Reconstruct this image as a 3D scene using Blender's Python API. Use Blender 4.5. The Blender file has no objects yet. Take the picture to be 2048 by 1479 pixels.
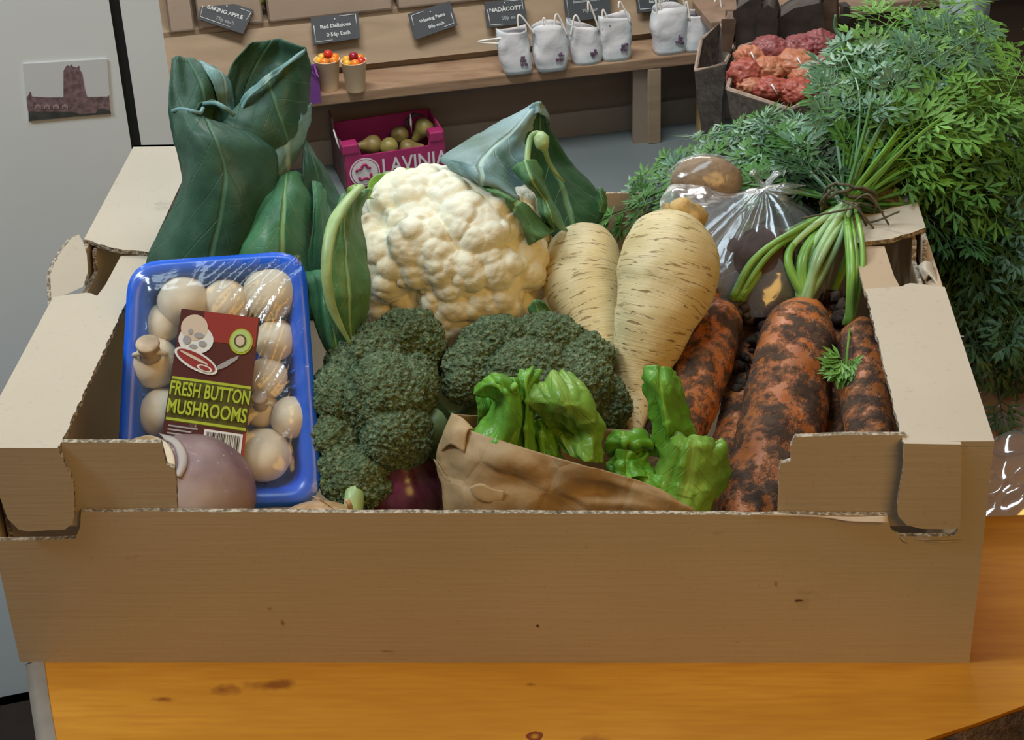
import bpy, math, random
import numpy as np
from mathutils import Vector, Matrix

# ------------------------------------------------------------------ camera
random.seed(7)
rng = np.random.default_rng(11)
sc = bpy.context.scene
COL = sc.collection
CAM = np.array([.0858, -.9124, .7594]); YAW, PITCH, ROLL, FPX = .0682, .5373, -.0436, 3729.5
fw = np.array([-math.sin(YAW)*math.cos(PITCH), math.cos(YAW)*math.cos(PITCH), -math.sin(PITCH)])
_rt = np.array([math.cos(YAW), math.sin(YAW), 0.]); _up = np.cross(_rt, fw)
RT = math.cos(ROLL)*_rt + math.sin(ROLL)*_up
UP = -math.sin(ROLL)*_rt + math.cos(ROLL)*_up
cam = bpy.data.cameras.new('camera'); cam_o = bpy.data.objects.new('camera', cam); COL.objects.link(cam_o)
cam.sensor_fit = 'HORIZONTAL'; cam.sensor_width = 36; cam.lens = FPX*36/2048
cam.clip_start = .02; cam.clip_end = 60
cam_o.matrix_world = Matrix(((RT[0], UP[0], -fw[0], CAM[0]), (RT[1], UP[1], -fw[1], CAM[1]), (RT[2], UP[2], -fw[2], CAM[2]), (0, 0, 0, 1)))
sc.camera = cam_o
cam.dof.use_dof = False

# ------------------------------------------------------------------ light
sc.view_settings.view_transform = 'Standard'; sc.view_settings.look = 'None'
sc.view_settings.gamma = 1; sc.view_settings.exposure = -0.12; sc.view_settings.use_curve_mapping = False
w = bpy.data.worlds.new('world'); sc.world = w; w.use_nodes = True
w.node_tree.nodes['Background'].inputs[0].default_value = (1, .92, .80, 1)
w.node_tree.nodes['Background'].inputs[1].default_value = .075
def area(name, loc, aim, sx, sy, power, col):
    l = bpy.data.lights.new(name, 'AREA'); l.shape = 'RECTANGLE'; l.size = sx; l.size_y = sy; l.energy = power; l.color = col
    o = bpy.data.objects.new(name, l); COL.objects.link(o); o.location = loc
    o.rotation_euler = (Vector(aim)-Vector(loc)).to_track_quat('-Z', 'Y').to_euler()
    return o
area('ceiling_light', (-.1, .28, 1.75), (0, .2, 0), 1.5, .4, 16, (.70, .88, 1.0))
area('ceiling_light', (-.5, 2.2, 1.75), (-.2, 3.0, -1), 1.8, .4, 85, (1, .95, .90))
area('warm_fill', (1.15, -1.45, 1.5), (.1, 0, .05), 1.3, .9, 21, (1, .57, .14))  # unseen fill added for the warm bounce onto the box front
area('ceiling_light', (-1.45, -.1, 1.65), (-.65, 1.0, -.1), .7, .4, 27, (.84, .95, 1))

# ------------------------------------------------------------------ geometry helpers
F0 = -1.05                                             # floor height
def ray(x, y): return fw + RT*(x-1024)/FPX - UP*(y-739.5)/FPX
def aty(x, y, Y): d = ray(x, y); return CAM + d*(Y-CAM[1])/d[1]
def atz(x, y, Z): d = ray(x, y); return CAM + d*(Z-CAM[2])/d[2]
def pxs(p): return float((np.array(p)-CAM) @ fw)/FPX   # metres per photo pixel at p
SA = math.radians(14); SU = np.array([math.cos(SA), math.sin(SA), 0]); SV = np.array([-math.sin(SA), math.cos(SA), 0])
SL = atz(1300, 288, F0)
def st(u, v, z): p = SL + SU*u + SV*v; return np.array([p[0], p[1], z])
def atv(x, y, v): d = ray(x, y); return CAM + d*(((SL-CAM) @ SV + v)/(d @ SV))
def uz(x, y, v): p = atv(x, y, v); return float((p-SL) @ SU), float(p[2])

def empty(name, loc, label=None, cat=None, group=None, rot=None):
    o = bpy.data.objects.new(name, None); COL.objects.link(o); o.location = Vector(loc); o.empty_display_size = .01
    if rot is not None: o.rotation_euler = rot
    tag(o, label, cat, group); return o
def tag(o, label=None, cat=None, group=None, kind=None):
    if label: o['label'] = label
    if cat: o['category'] = cat
    if group: o['group'] = group
    if kind: o['kind'] = kind
    return o
def top(o):
    while o.parent: o = o.parent
    return o
def mesh(name, V, F, mat, parent=None, smooth=True, uv=None, midx=None, solid=0, local=False, bevel=0):
    V = np.asarray(V, float)
    if parent is not None and not local: V = V - np.array(top(parent).location)
    me = bpy.data.meshes.new(name); me.from_pydata(V.tolist(), [], [tuple(int(i) for i in f) for f in F])
    for m in (mat if isinstance(mat, (list, tuple)) else [mat]): me.materials.append(m)
    if smooth: me.polygons.foreach_set('use_smooth', [True]*len(me.polygons))
    if midx is not None: me.polygons.foreach_set('material_index', midx)
    if uv is not None:
        l = me.uv_layers.new(name='UVMap'); vi = np.zeros(len(me.loops), int); me.loops.foreach_get('vertex_index', vi)
        l.data.foreach_set('uv', np.asarray(uv, float)[vi].ravel())
    me.update()
    o = bpy.data.objects.new(name, me); COL.objects.link(o)
    if parent is not None: o.parent = parent
    if solid:
        m = o.modifiers.new('thickness', 'SOLIDIFY'); m.thickness = solid; m.offset = 0
    if bevel:
        m = o.modifiers.new('edges', 'BEVEL'); m.width = bevel; m.segments = 2; m.limit_method = 'ANGLE'
    return o
def join(parts):
    Vs, Fs, U, n = [], [], [], 0
    for p in parts:
        V, F = p[0], p[1]
        Vs.append(V); Fs += [tuple(i+n for i in f) for f in F]; n += len(V)
        U.append(p[2] if len(p) > 2 else np.zeros((len(V), 2)))
    return np.concatenate(Vs), Fs, np.concatenate(U)
def gridF(n, m, wrap=False):
    F = []
    for i in range(n-1):
        for j in range(m if wrap else m-1):
            a, b = i*m+j, i*m+(j+1) % m
            F.append((a, b, b+m, a+m))
    return F
def cr1(P, k):                                         # Catmull-Rom along axis 0
    P = np.asarray(P, float); n = len(P); t = np.linspace(0, n-1, (n-1)*k+1); i = np.clip(t.astype(int), 0, n-2); s = (t-i)
    s = s.reshape((-1,)+(1,)*(P.ndim-1))
    E = np.concatenate([[2*P[0]-P[1]], P, [2*P[-1]-P[-2]]])
    a, b, c, d = E[i], E[i+1], E[i+2], E[i+3]
    return .5*((2*b)+(c-a)*s+(2*a-5*b+4*c-d)*s**2+(-a+3*b-3*c+d)*s**3)
def frames(P):
    T = np.gradient(P, axis=0); T /= np.linalg.norm(T, axis=1)[:, None]+1e-12
    N = np.zeros_like(P); a = np.array([0, 0, 1.]) if abs(T[0][2]) < .9 else np.array([1., 0, 0])
    n = np.cross(T[0], a); n /= np.linalg.norm(n)
    for i in range(len(P)):
        n = n - T[i]*(n @ T[i]); n /= np.linalg.norm(n)+1e-12; N[i] = n
    return T, N, np.cross(T, N)
def tube(P, R, seg=10, cap=True, flat=1.0):
    P = np.asarray(P, float); R = np.broadcast_to(np.asarray(R, float), (len(P),))
    T, N, B = frames(P); a = np.linspace(0, 2*math.pi, seg, endpoint=False)
    V = (P[:, None]+R[:, None, None]*(np.cos(a)[None, :, None]*N[:, None]+flat*np.sin(a)[None, :, None]*B[:, None])).reshape(-1, 3)
    F = gridF(len(P), seg, True)
    if cap: F.append(tuple(range(seg))[::-1]); F.append(tuple(range((len(P)-1)*seg, len(P)*seg)))
    uv = np.stack([np.tile(np.arange(seg)/seg, len(P)), np.repeat(np.linspace(0, 1, len(P)), seg)], -1)
    return V, F, uv
def box(a, b, ax=None):
    a, b = np.array(a, float), np.array(b, float)
    V = np.array([[x, y, z] for x in (a[0], b[0]) for y in (a[1], b[1]) for z in (a[2], b[2])])
    F = [(0, 1, 3, 2), (4, 6, 7, 5), (0, 4, 5, 1), (2, 3, 7, 6), (0, 2, 6, 4), (1, 5, 7, 3)]
    return V, F
def stbox(u0, u1, v0, v1, z0, z1):
    V, F = box((u0, v0, z0), (u1, v1, z1)); return np.array([st(*p) for p in V]), F
def lathe(prof, seg=32, center=(0, 0, 0)):
    V = np.array([[r*math.cos(t), r*math.sin(t), z] for r, z in prof for t in np.linspace(0, 2*math.pi, seg, endpoint=False)])+np.array(center)
    return V, gridF(len(prof), seg, True)
def prism(poly, o, ex, ey, depth):                     # outline in the plane o+ex,ey, extruded along depth vector; sides get material 1
    o, ex, ey, d = map(lambda q: np.array(q, float), (o, ex, ey, depth)); n = len(poly)
    A = np.array([o+ex*x+ey*y for x, y in poly]); V = np.concatenate([A, A+d])
    F = [tuple(range(n)), tuple(range(2*n-1, n-1, -1))]+[(i, (i+1) % n, n+(i+1) % n, n+i) for i in range(n)]
    return V, F, [0, 0]+[1]*n
_ico = {}
def ico(s):
    if s not in _ico:
        import bmesh
        bm = bmesh.new(); bmesh.ops.create_icosphere(bm, subdivisions=s, radius=1)
        _ico[s] = (np.array([v.co[:] for v in bm.verts]), [tuple(v.index for v in f.verts) for f in bm.faces]); bm.free()
    return _ico[s][0].copy(), _ico[s][1]
def h3(i, s=0):
    i = i.astype(np.int64); h = (i[..., 0]*374761393+i[..., 1]*668265263+i[..., 2]*2147483647+s*1274126177) & 0xffffffff
    h = ((h ^ (h >> 13))*1274126177) & 0xffffffff; h = ((h ^ (h >> 16))*2246822519) & 0xffffffff
    return ((h ^ (h >> 15)) & 0xffffff)/float(0xffffff)
def noise(P, sc=1., s=0):                              # value noise, 0..1
    P = np.asarray(P, float)*sc; i = np.floor(P); f = P-i; f = f*f*(3-2*f); r = 0
    for dx in (0, 1):
        for dy in (0, 1):
            for dz in (0, 1):
                wgt = (f[..., 0] if dx else 1-f[..., 0])*(f[..., 1] if dy else 1-f[..., 1])*(f[..., 2] if dz else 1-f[..., 2])
                r = r+wgt*h3(i+np.array([dx, dy, dz]), s)
    return r
def fbm(P, sc, s=0, o=3): return sum(noise(P, sc*2**k, s+k)/2**k for k in range(o))/sum(1/2**k for k in range(o))-.5
def worley(P, sc, s=0, jit=.8):                        # distance to the nearest scattered point, in cells
    P = np.asarray(P, float)*sc; i = np.floor(P); best = np.full(P.shape[:-1], 9.)
    for dx in (-1, 0, 1):
        for dy in (-1, 0, 1):
            for dz in (-1, 0, 1):
                c = i+np.array([dx, dy, dz]); q = c+.5+jit*(np.stack([h3(c, s), h3(c, s+1), h3(c, s+2)], -1)-.5)
                best = np.minimum(best, ((P-q)**2).sum(-1))
    return np.sqrt(best)
def dome(P, sc, s=0, jit=.8): return np.sqrt(np.clip(1-(worley(P, sc, s, jit)/.72)**2, 0, 1))
def vnorm(V, F):
    F = np.array([f[:3] for f in F]); n = np.cross(V[F[:, 1]]-V[F[:, 0]], V[F[:, 2]]-V[F[:, 0]]); N = np.zeros_like(V)
    for k in range(3): np.add.at(N, F[:, k], n)
    return N/(np.linalg.norm(N, axis=1)[:, None]+1e-12)

# ------------------------------------------------------------------ material helpers
class NT:
    def __init__(s, name):
        s.m = bpy.data.materials.new(name); s.m.use_nodes = True; s.t = s.m.node_tree; s.b = s.t.nodes['Principled BSDF']
        s.out = s.t.nodes['Material Output']
    def n(s, typ, **k):
        x = s.t.nodes.new('ShaderNode'+typ)
        for a, v in k.items():
            if a.startswith('_'): setattr(x, a[1:], v)
        return x
    def link(s, a, b): s.t.links.new(a, b)
    def val(s, sock, v):
        if hasattr(v, 'links') or isinstance(v, bpy.types.NodeSocket): s.link(v, sock)
        else: sock.default_value = v
    def coord(s, kind='Object', scale=(1, 1, 1)):
        c = s.n('TexCoord'); m = s.n('Mapping'); s.link(c.outputs[kind], m.inputs[0]); m.inputs['Scale'].default_value = scale
        return m.outputs[0]
    def noise(s, vec, scale, detail=3, rough=.5, dist=0):
        x = s.n('TexNoise'); s.link(vec, x.inputs['Vector']); x.inputs['Scale'].default_value = scale
        x.inputs['Detail'].default_value = detail; x.inputs['Roughness'].default_value = rough; x.inputs['Distortion'].default_value = dist
        return x.outputs[0]
    def vor(s, vec, scale, feature='F1', out=0):
        x = s.n('TexVoronoi', _feature=feature); s.link(vec, x.inputs['Vector']); x.inputs['Scale'].default_value = scale
        return x.outputs[out]
    def ramp(s, fac, stops, interp='LINEAR'):
        x = s.n('ValToRGB'); s.link(fac, x.inputs[0]); r = x.color_ramp; r.interpolation = interp
        while len(r.elements) < len(stops): r.elements.new(.5)
        for e, (p, c) in zip(r.elements, stops): e.position = p; e.color = (c if len(c) == 4 else (*c, 1)) if hasattr(c, '__len__') else (c, c, c, 1)
        return x.outputs[0]
    def mix(s, fac, a, b, mode='MIX'):
        x = s.n('Mix', _data_type='RGBA', _blend_type=mode)
        s.val(x.inputs[0], fac)
        for i, v in ((6, a), (7, b)):
            s.val(x.inputs[i], v if not isinstance(v, tuple) else (*v, 1)[:4])
        return x.outputs[2]
    def math(s, op, a, b=0., c=0.):
        x = s.n('Math', _operation=op); s.val(x.inputs[0], a); s.val(x.inputs[1], b); s.val(x.inputs[2], c); return x.outputs[0]
    def bump(s, h, st=.3, dist=.001):
        x = s.n('Bump'); x.inputs['Strength'].default_value = st; x.inputs['Distance'].default_value = dist; s.link(h, x.inputs['Height'])
        s.link(x.outputs[0], s.b.inputs['Normal']); return x
    def done(s, col=None, rough=.6, spec=None, **k):
        if col is not None: s.val(s.b.inputs['Base Color'], (*col, 1) if isinstance(col, tuple) else col)
        s.val(s.b.inputs['Roughness'], rough)
        if spec is not None: s.b.inputs['Specular IOR Level'].default_value = spec
        for a, v in k.items(): s.val(s.b.inputs[a.replace('_', ' ')], v)
        return s.m
def lin(r, g, b): return tuple(((c/255)/12.92 if c/255 <= .04045 else ((c/255+.055)/1.055)**2.4) for c in (r, g, b))
def plain(name, rgb, rough=.6, var=.15, scale=20, bump=0, spec=.5, **k):
    t = NT(name); c = t.coord(); n = t.noise(c, scale, 4)
    a = tuple(x*(1-var) for x in rgb); b = tuple(min(1, x*(1+var)) for x in rgb)
    if bump: t.bump(n, bump, .002)
    return t.done(t.ramp(n, [(.3, a), (.7, b)]), rough, spec, **k)

def cardboard(name, c1, c2, c3=None):
    t = NT(name); v = t.coord('Object', (1, 1, 1)); s = t.coord('Object', (6, 6, 160)); s2 = t.coord('Object', (3, 3, 30))
    n = t.noise(v, 7, 4); f = t.noise(s, 3, 3); g = t.noise(v, 260, 2); h = t.noise(s2, 4, 2)
    base = t.ramp(n, [(.3, c1), (.7, c2)])
    base = t.mix(t.math('MULTIPLY', f, .09), base, tuple(x*.55 for x in c1))
    base = t.mix(t.ramp(g, [(.62, 0.), (.8, .35)]), base, tuple(x*.6 for x in c1))
    st = t.noise(v, 22, 4, .6, .5); base = t.mix(t.ramp(st, [(.69, 0.), (.76, .5)]), base, tuple(x*.55 for x in c1))
    t.bump(t.math('ADD', f, t.math('MULTIPLY', h, .8)), .14, .001)
    return t.done(base, .62, .35)
M = {}
M['card'] = cardboard('card_outer', (.485, .40, .30), (.54, .455, .345))
M['card_in'] = cardboard('card_kraft', (.42, .30, .19), (.50, .36, .23))
def flute():
    t = NT('card_cut_edge'); c = t.coord('Object'); n = t.noise(c, 330, 2, .6); m = t.noise(c, 90, 2)
    col = t.ramp(n, [(.36, (.05, .035, .02)), (.5, (.25, .19, .12)), (.62, (.52, .44, .34))]); t.bump(n, .8, .003)
    return t.done(t.mix(t.math('MULTIPLY', m, .4), col, (.5, .42, .33)), .8, .2)
M['flute'] = flute()
def leafmat(name, dark, lite, vein, bloom=(.30, .42, .42), bl=.35, k=7., slope=4., rough=.42, vw=.06, rib=.035, netw=.12, spec=.28):
    t = NT(name); u = t.n('TexCoord'); sp = t.n('SeparateXYZ'); t.link(u.outputs['UV'], sp.inputs[0]); o = t.coord('Object')
    n1 = t.noise(o, 45, 3); n2 = t.noise(o, 14, 3)
    d = t.math('ABSOLUTE', t.math('SUBTRACT', sp.outputs[0], .5))
    # side veins: fract(v*k + d*slope + noise)
    ph = t.math('ADD', t.math('SUBTRACT', t.math('MULTIPLY', sp.outputs[1], k), t.math('MULTIPLY', d, slope)), t.math('MULTIPLY', n2, 1.1))
    fr = t.math('ABSOLUTE', t.math('SUBTRACT', t.math('FRACT', ph), .5))
    sv = t.ramp(fr, [(0, 1.), (vw, .0)])
    net = t.ramp(t.vor(o, 95, 'DISTANCE_TO_EDGE'), [(0, .5), (.07, 0.)])
    ribm = t.ramp(d, [(rib*.5, 1.), (rib*1.6, 0.)])
    vm = t.math('MAXIMUM', t.math('MULTIPLY', sv, .8), ribm); vm = t.math('MAXIMUM', vm, t.math('MULTIPLY', net, netw))
    col = t.ramp(n1, [(.3, dark), (.72, lite)])
    col = t.mix(t.math('MULTIPLY', t.ramp(n2, [(.42, 0.), (.66, 1.)]), bl), col, bloom)
    col = t.mix(vm, col, vein)
    hgt = t.math('ADD', t.math('MULTIPLY', vm, -1.), t.math('MULTIPLY', n1, .9)); t.bump(hgt, .5, .0022)
    return t.done(col, rough, spec, Coat_Weight=.04, Coat_Roughness=.3)
M['cabbage'] = leafmat('cabbage_leaf', (.018, .062, .036), (.036, .105, .056), (.075, .17, .095), (.075, .145, .105), .6, 5, 4, .50, .03, .018)
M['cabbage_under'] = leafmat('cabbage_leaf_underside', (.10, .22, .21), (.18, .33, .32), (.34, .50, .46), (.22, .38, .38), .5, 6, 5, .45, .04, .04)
M['spring'] = leafmat('spring_leaf', (.035, .13, .055), (.08, .24, .09), (.22, .38, .15), (.10, .24, .17), .6, 5, 5, .40, .035, .022)
M['cauli_leaf'] = leafmat('cauliflower_leaf', (.055, .15, .05), (.11, .25, .085), (.28, .43, .18), (.12, .24, .15), .4, 5, 4, .45, .035, .025)
M['cauli_dark'] = leafmat('cauliflower_outer_leaf', (.014, .055, .018), (.03, .10, .034), (.12, .23, .10), (.04, .10, .06), .4, 5, 4, .45, .03, .03)
M['cauli_pale'] = leafmat('cauliflower_leaf_underside', (.055, .125, .095), (.10, .19, .15), (.36, .52, .46), (.29, .43, .46), .9, 6, 5, .45, .04, .03)
M['lettuce'] = leafmat('lettuce_leaf', (.06, .20, .012), (.14, .36, .03), (.18, .41, .045), (.16, .38, .06), .4, 6, 5, .30, .05, .04)
M['lettuce_lo'] = leafmat('lettuce_old_leaf', (.11, .24, .02), (.20, .36, .045), (.24, .41, .07), (.22, .38, .08), .4, 6, 5, .33, .06, .05)
M['stem'] = plain('pale_green_stem', (.36, .50, .20), .4, .2, 60, .2)
M['carrot_stalk'] = plain('carrot_stalk', (.17, .34, .055), .35, .35, 40, .1)
M['carrot_stalk_pale'] = plain('pale_carrot_stalk', (.34, .52, .24), .35, .25, 40, .1)
M['frond'] = plain('carrot_frond', (.060, .165, .028), .5, .55, 22, 0, .25)
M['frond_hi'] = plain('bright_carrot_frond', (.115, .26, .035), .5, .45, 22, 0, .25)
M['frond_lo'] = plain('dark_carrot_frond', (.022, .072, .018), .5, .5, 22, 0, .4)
M['frond_pale'] = plain('pale_highlight_frond', (.12, .25, .14), .4, .35, 22, 0, .45)  # pale stalks, and fronds with bluish highlights put into the colour

def surf(rows, k=8, wr=.0015, s=0, fold=0, ruf=0):            # control rows of (photo x, photo y, depth) -> smooth sheet
    P = np.array([[aty(*q) for q in r] for r in rows]); k2 = k
    G = cr1(P, k); G = np.swapaxes(cr1(np.swapaxes(G, 0, 1), k2), 0, 1); n, m = G.shape[:2]
    du = np.gradient(G, axis=0); dv = np.gradient(G, axis=1); N = np.cross(du, dv); N /= np.linalg.norm(N, axis=-1)[..., None]+1e-12
    G = G+N*(fbm(G, 55, s, 3)*2*wr+fbm(G, 18, s+9, 2)*2.5*wr)[..., None]
    U = np.stack(np.meshgrid(np.linspace(0, 1, m), np.linspace(0, 1, n)), -1)
    if fold or ruf:
        Q = np.stack([(U[..., 0]-.5)*(4+2*U[..., 1])+.5*np.sin(U[..., 1]*4+s), U[..., 1]*1.8, U[..., 0]*0+s], -1)
        rd = 1-2*np.abs(noise(Q, 1., s)-.5)*1.6
        pk = dome(G, 95, s+3)**.6-.6
        G = G-N*(fold*(rd-.5)+fold*.45*pk)[..., None]
        ed_ = np.clip(np.abs(U[..., 0]-.5)*2-.55, 0, 1)/.45
        G = G+N*(ruf*ed_*np.sin(U[..., 1]*26+4*noise(Q, 1.3, s+2)))[..., None]
    return G.reshape(-1, 3), gridF(n, m), U.reshape(-1, 2)
def leaf(rows, mat, parent, name='leaf', k=8, wr=.0015, s=0, th=.0009, label=None, fold=None, ruf=0):
    if fold is None: fold = .0034 if mat in (M['lettuce'], M['lettuce_lo']) else .0016
    if mat in (M['lettuce'], M['lettuce_lo']): k, th, wr = k+4, .0004, wr*.5; ruf = .0003
    V, F, U = surf(rows, k, wr, s, fold, ruf); o = mesh(name, V, F, mat, parent, True, U, solid=th)
    if label: o['label'] = label
    return o
def text(body, size, loc, ex, ey, mat, parent, name='lettering', bold=0, extr=.0002, align='CENTER', sx=1, sy=1):
    c = bpy.data.curves.new(name, 'FONT'); c.body = body; c.size = size; c.align_x = align; c.align_y = 'CENTER'; c.extrude = extr; c.offset = bold
    c.resolution_u = 3
    tmp = bpy.data.objects.new('lettering_source', c); COL.objects.link(tmp); bpy.context.view_layer.update()
    me = bpy.data.meshes.new_from_object(tmp.evaluated_get(bpy.context.evaluated_depsgraph_get())); bpy.data.objects.remove(tmp); bpy.data.curves.remove(c)
    me.materials.clear(); me.materials.append(mat); me.name = name; o = bpy.data.objects.new(name, me); COL.objects.link(o)
    if sx != 1 or sy != 1: me.transform(Matrix.Diagonal((sx, sy, 1, 1)))
    ex = Vector(ex).normalized(); ey = Vector(ey); ey = (ey-ex*ey.dot(ex)).normalized(); ez = ex.cross(ey)
    o.parent = parent; l = Vector(loc)-top(parent).location
    o.matrix_local = Matrix(((ex[0], ey[0], ez[0], l[0]), (ex[1], ey[1], ez[1], l[1]), (ex[2], ey[2], ez[2], l[2]), (0, 0, 0, 1)))
    return o
# ================================================================== table
def tabletop():
    t = NT('orange_live_edge_wood'); c = t.coord('Object', (1, 4.5, 1)); n = t.noise(c, 2.6, 4, .55, .7); v = t.coord('Object', (5, 60, 5)); g = t.noise(v, 5, 3)
    col = t.ramp(n, [(.25, (.42, .165, .014)), (.5, (.55, .235, .021)), (.75, (.65, .30, .032))])
    col = t.mix(t.math('MULTIPLY', t.ramp(g, [(.35, 0.), (.7, 1.)]), .45), col, (.40, .13, .012))
    ob = t.coord('Object'); kn = None
    for (x, y, sx, sy, rx) in ((-.135, -.022, 26, 75, 0), (-.165, -.026, 40, 70, 0), (.028, -.021, 90, 190, 0), (.032, -.068, 95, 110, 1), (-.2, -.035, 60, 140, 0), (.07, -.075, 40, 60, 0)):
        m = t.n('VectorMath', _operation='SUBTRACT'); t.link(ob, m.inputs[0]); m.inputs[1].default_value = (x, y-.1, 0)
        m2 = t.n('VectorMath', _operation='MULTIPLY'); t.link(m.outputs[0], m2.inputs[0]); m2.inputs[1].default_value = (sx, sy, 0)
        nn = t.n('VectorMath', _operation='LENGTH'); t.link(m2.outputs[0], nn.inputs[0])
        d = t.math('ADD', nn.outputs['Value'], t.math('MULTIPLY', t.noise(ob, 70, 3), 1.1))
        if rx: k_ = t.ramp(d, [(.55, .15), (.8, 1.), (1.15, 1.), (1.5, 0.)])
        else: k_ = t.ramp(d, [(.6, .8), (1.6, 0.)])
        kn = k_ if kn is None else t.math('MAXIMUM', kn, k_)
    col = t.mix(kn, col, (.16, .035, .008)); t.bump(g, .1, .0006)
    return t.done(col, t.ramp(n, [(.3, .22), (.7, .34)]), .5, Coat_Weight=.35, Coat_Roughness=.18)
M['wood'] = tabletop()
def bark():
    t = NT('bark'); c = t.coord('Object', (1, 1, 1)); n = t.noise(c, 60, 5, .7); t.bump(n, 1, .006)
    return t.done(t.ramp(n, [(.35, (.018, .008, .004)), (.6, (.09, .045, .02)), (.75, (.22, .13, .06))]), .7)
M['bark'] = bark()
M['greyedge'] = plain('grey_wood_edge', (.20, .165, .13), .6, .2, 30, .2)
tb = empty('live_edge_table', (0, .1, F0), 'orange varnished live-edge wooden table carrying the box of vegetables', 'table')
le = [atz(88, 1322, 0), atz(99, 1400, 0), atz(112, 1479, 0), atz(122, 1560, 0)]
fe = [(-.20, -.155), (-.08, -.15), (.05, -.135), (.16, -.118)]
fr = [tuple(atz(x, y, 0)[:2]) for x, y in ((1850, 1479), (1900, 1462), (1945, 1448), (2000, 1428), (2048, 1410))]+[(.40, -.01), (.50, .03)]
out = [tuple(p[:2]) for p in le]+fe+fr+[(.62, .2), (.62, .56), (-.15, .58), (-.34, .5), (-.33, .25)]
n = len(out); Vt = np.array([(x, y, 0) for x, y in out]); Vb = np.array([(x, y, -.045) for x, y in out])
mesh('tabletop', np.concatenate([Vt, Vb]), [tuple(range(n)), tuple(range(2*n-1, n-1, -1))]+[(i, (i+1) % n, n+(i+1) % n, n+i) for i in range(n)], M['wood'], tb, False)
# rough bark skirt on the front edge
P = cr1(np.array([(x, y, 0) for x, y in fe+fr]), 14); m_ = 9
rows_ = []
for j in range(m_):
    s_ = j/(m_-1); off = .012*math.sin(s_*math.pi)+.002
    rows_.append(P+np.array([.3, -1, 0])*off+np.array([0, 0, -.0012-.05*s_]))
G = np.array(rows_); G += ((fbm(G, 70, 3, 4))*.02)[..., None]*np.array([.2, -1, .1])*np.linspace(.15, 1, m_)[:, None, None]
mesh('bark_edge', G.reshape(-1, 3), gridF(m_, len(P)), M['bark'], tb)
A = cr1(np.array(le), 4); L_ = np.array([-.0125, 0, 0])
G = np.array([A+[0, 0, .0006], A+L_*.5+[0, 0, .0006], A+L_+[0, 0, -.002], A+L_+[0, 0, -.045]])
mesh('side_edge', G.reshape(-1, 3), gridF(4, len(A)), M['greyedge'], tb)
for x, y in ((-.22, -.02), (.5, .12), (-.22, .48), (.52, .48)):
    V, F = box((x-.025, y-.025, F0), (x+.025, y+.025, -.045)); mesh('leg', V, F, M['greyedge'], tb, False, bevel=.003)

# ================================================================== cardboard box
W2, D, H, HB, LW, TH = .3, .439, .164, .117, .0523, .0035
bx = empty('cardboard_box', (0, .2, 0), 'open pale brown cardboard tray with folded corner ledges, filled with vegetables', 'box')
cm = [M['card'], M['flute']]; ki = [M['card_in'], M['flute']]
def panel(name, poly, o, ex, ey, d, mats=cm, parent=bx, label=None):
    V, F, mi = prism(poly, o, ex, ey, d); ob = mesh(name, V, F, mats, parent, False, midx=mi)
    if label: ob['label'] = label
    return ob
def fx(x, y): p = aty(x, y, 0); return (p[0], p[2])
def wav(a, b, n, amp, s): # slightly ragged line
    r = random.Random(s); return [(a[0]+(b[0]-a[0])*i/n, a[1]+(b[1]-a[1])*i/n+(r.uniform(-amp, amp) if 0 < i < n else 0)) for i in range(n+1)]
r1, r2 = fx(1775, 1030), fx(1800, 1072); l1, l2 = fx(162, 1022), fx(150, 1077)
fp = [(-W2, 0), (W2, 0), (W2, H-TH-.0002), (fx(1915, 890)[0], H-TH-.0002), fx(1915, 1062), fx(1905, 1072), r2, fx(1782, 1060), r1]
fp += wav(r1, l1, 40, .0004, 3)[1:]
fp += [fx(160, 1055), l2, fx(110, 1079), (-W2, fx(10, 1080)[1])]
panel('front_panel', fp, (0, 0, 0), (1, 0, 0), (0, 0, 1), (0, TH, 0))
# torn top liner and scuffs on the front
V, F, _ = surf([[(1500, 1027, -.0004), (1600, 1029, -.0004), (1700, 1033, -.001), (1775, 1031, -.0012)], [(1500, 1029, -.0004), (1640, 1034, -.0008), (1700, 1042, -.003), (1775, 1045, -.004)]], 6, .0003)
mesh('torn_liner', V, F, plain('torn_paper', (.62, .50, .38), .7), bx, solid=.0004)
for (a, b) in (((1800, 1073), (1815, 1086)), ((1830, 1078), (1945, 1076)), ((1850, 1082), (1920, 1082))):
    p, q = aty(*a, -.0003), aty(*b, -.0003); V, F, _ = tube([p, (p+q)/2+[0, -.0004, 0], q], [.0002, .0006, .0002], 6); mesh('scuff', V, F, M['card'], bx)
stn = plain('dark_stain', (.10, .055, .03), .8, .5, 300)
for (x, y, a, b) in ((1075, 1251, 5, 4), (1552, 1168, 4, 7), (1597, 1201, 11, 3), (540, 1217, 7, 3), (775, 1302, 16, 2), (565, 1245, 4, 10)):
    c = aty(x, y, -.0002); s_ = pxs(c); rg_ = random.Random(x)
    Vs_ = [c+np.array([math.cos(t)*a*s_*rg_.uniform(.5, 1), 0, math.sin(t)*b*s_*rg_.uniform(.5, 1)]) for t in np.linspace(0, 6.283, 14)[:-1]]
    mesh('stain', Vs_, [tuple(range(13))], stn if x in (1075, 1597) else plain('faint_stain', (.34, .24, .16), .8, .4, 300), bx, False)
bp = [(-W2, 0), (W2, 0), (W2, H), (W2-.05, H), (W2-.055, HB), (-W2+.055, HB), (-W2+.05, H), (-W2, H)]
panel('back_panel', bp, (0, D-TH, 0), (1, 0, 0), (0, 0, 1), (0, TH, 0), ki)
panel('bottom_panel', [(-W2, TH), (W2, TH), (W2, D-TH), (-W2, D-TH)], (0, 0, 0), (1, 0, 0), (0, 1, 0), (0, 0, TH), ki)
HY0, HY1 = .190, .262
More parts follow.
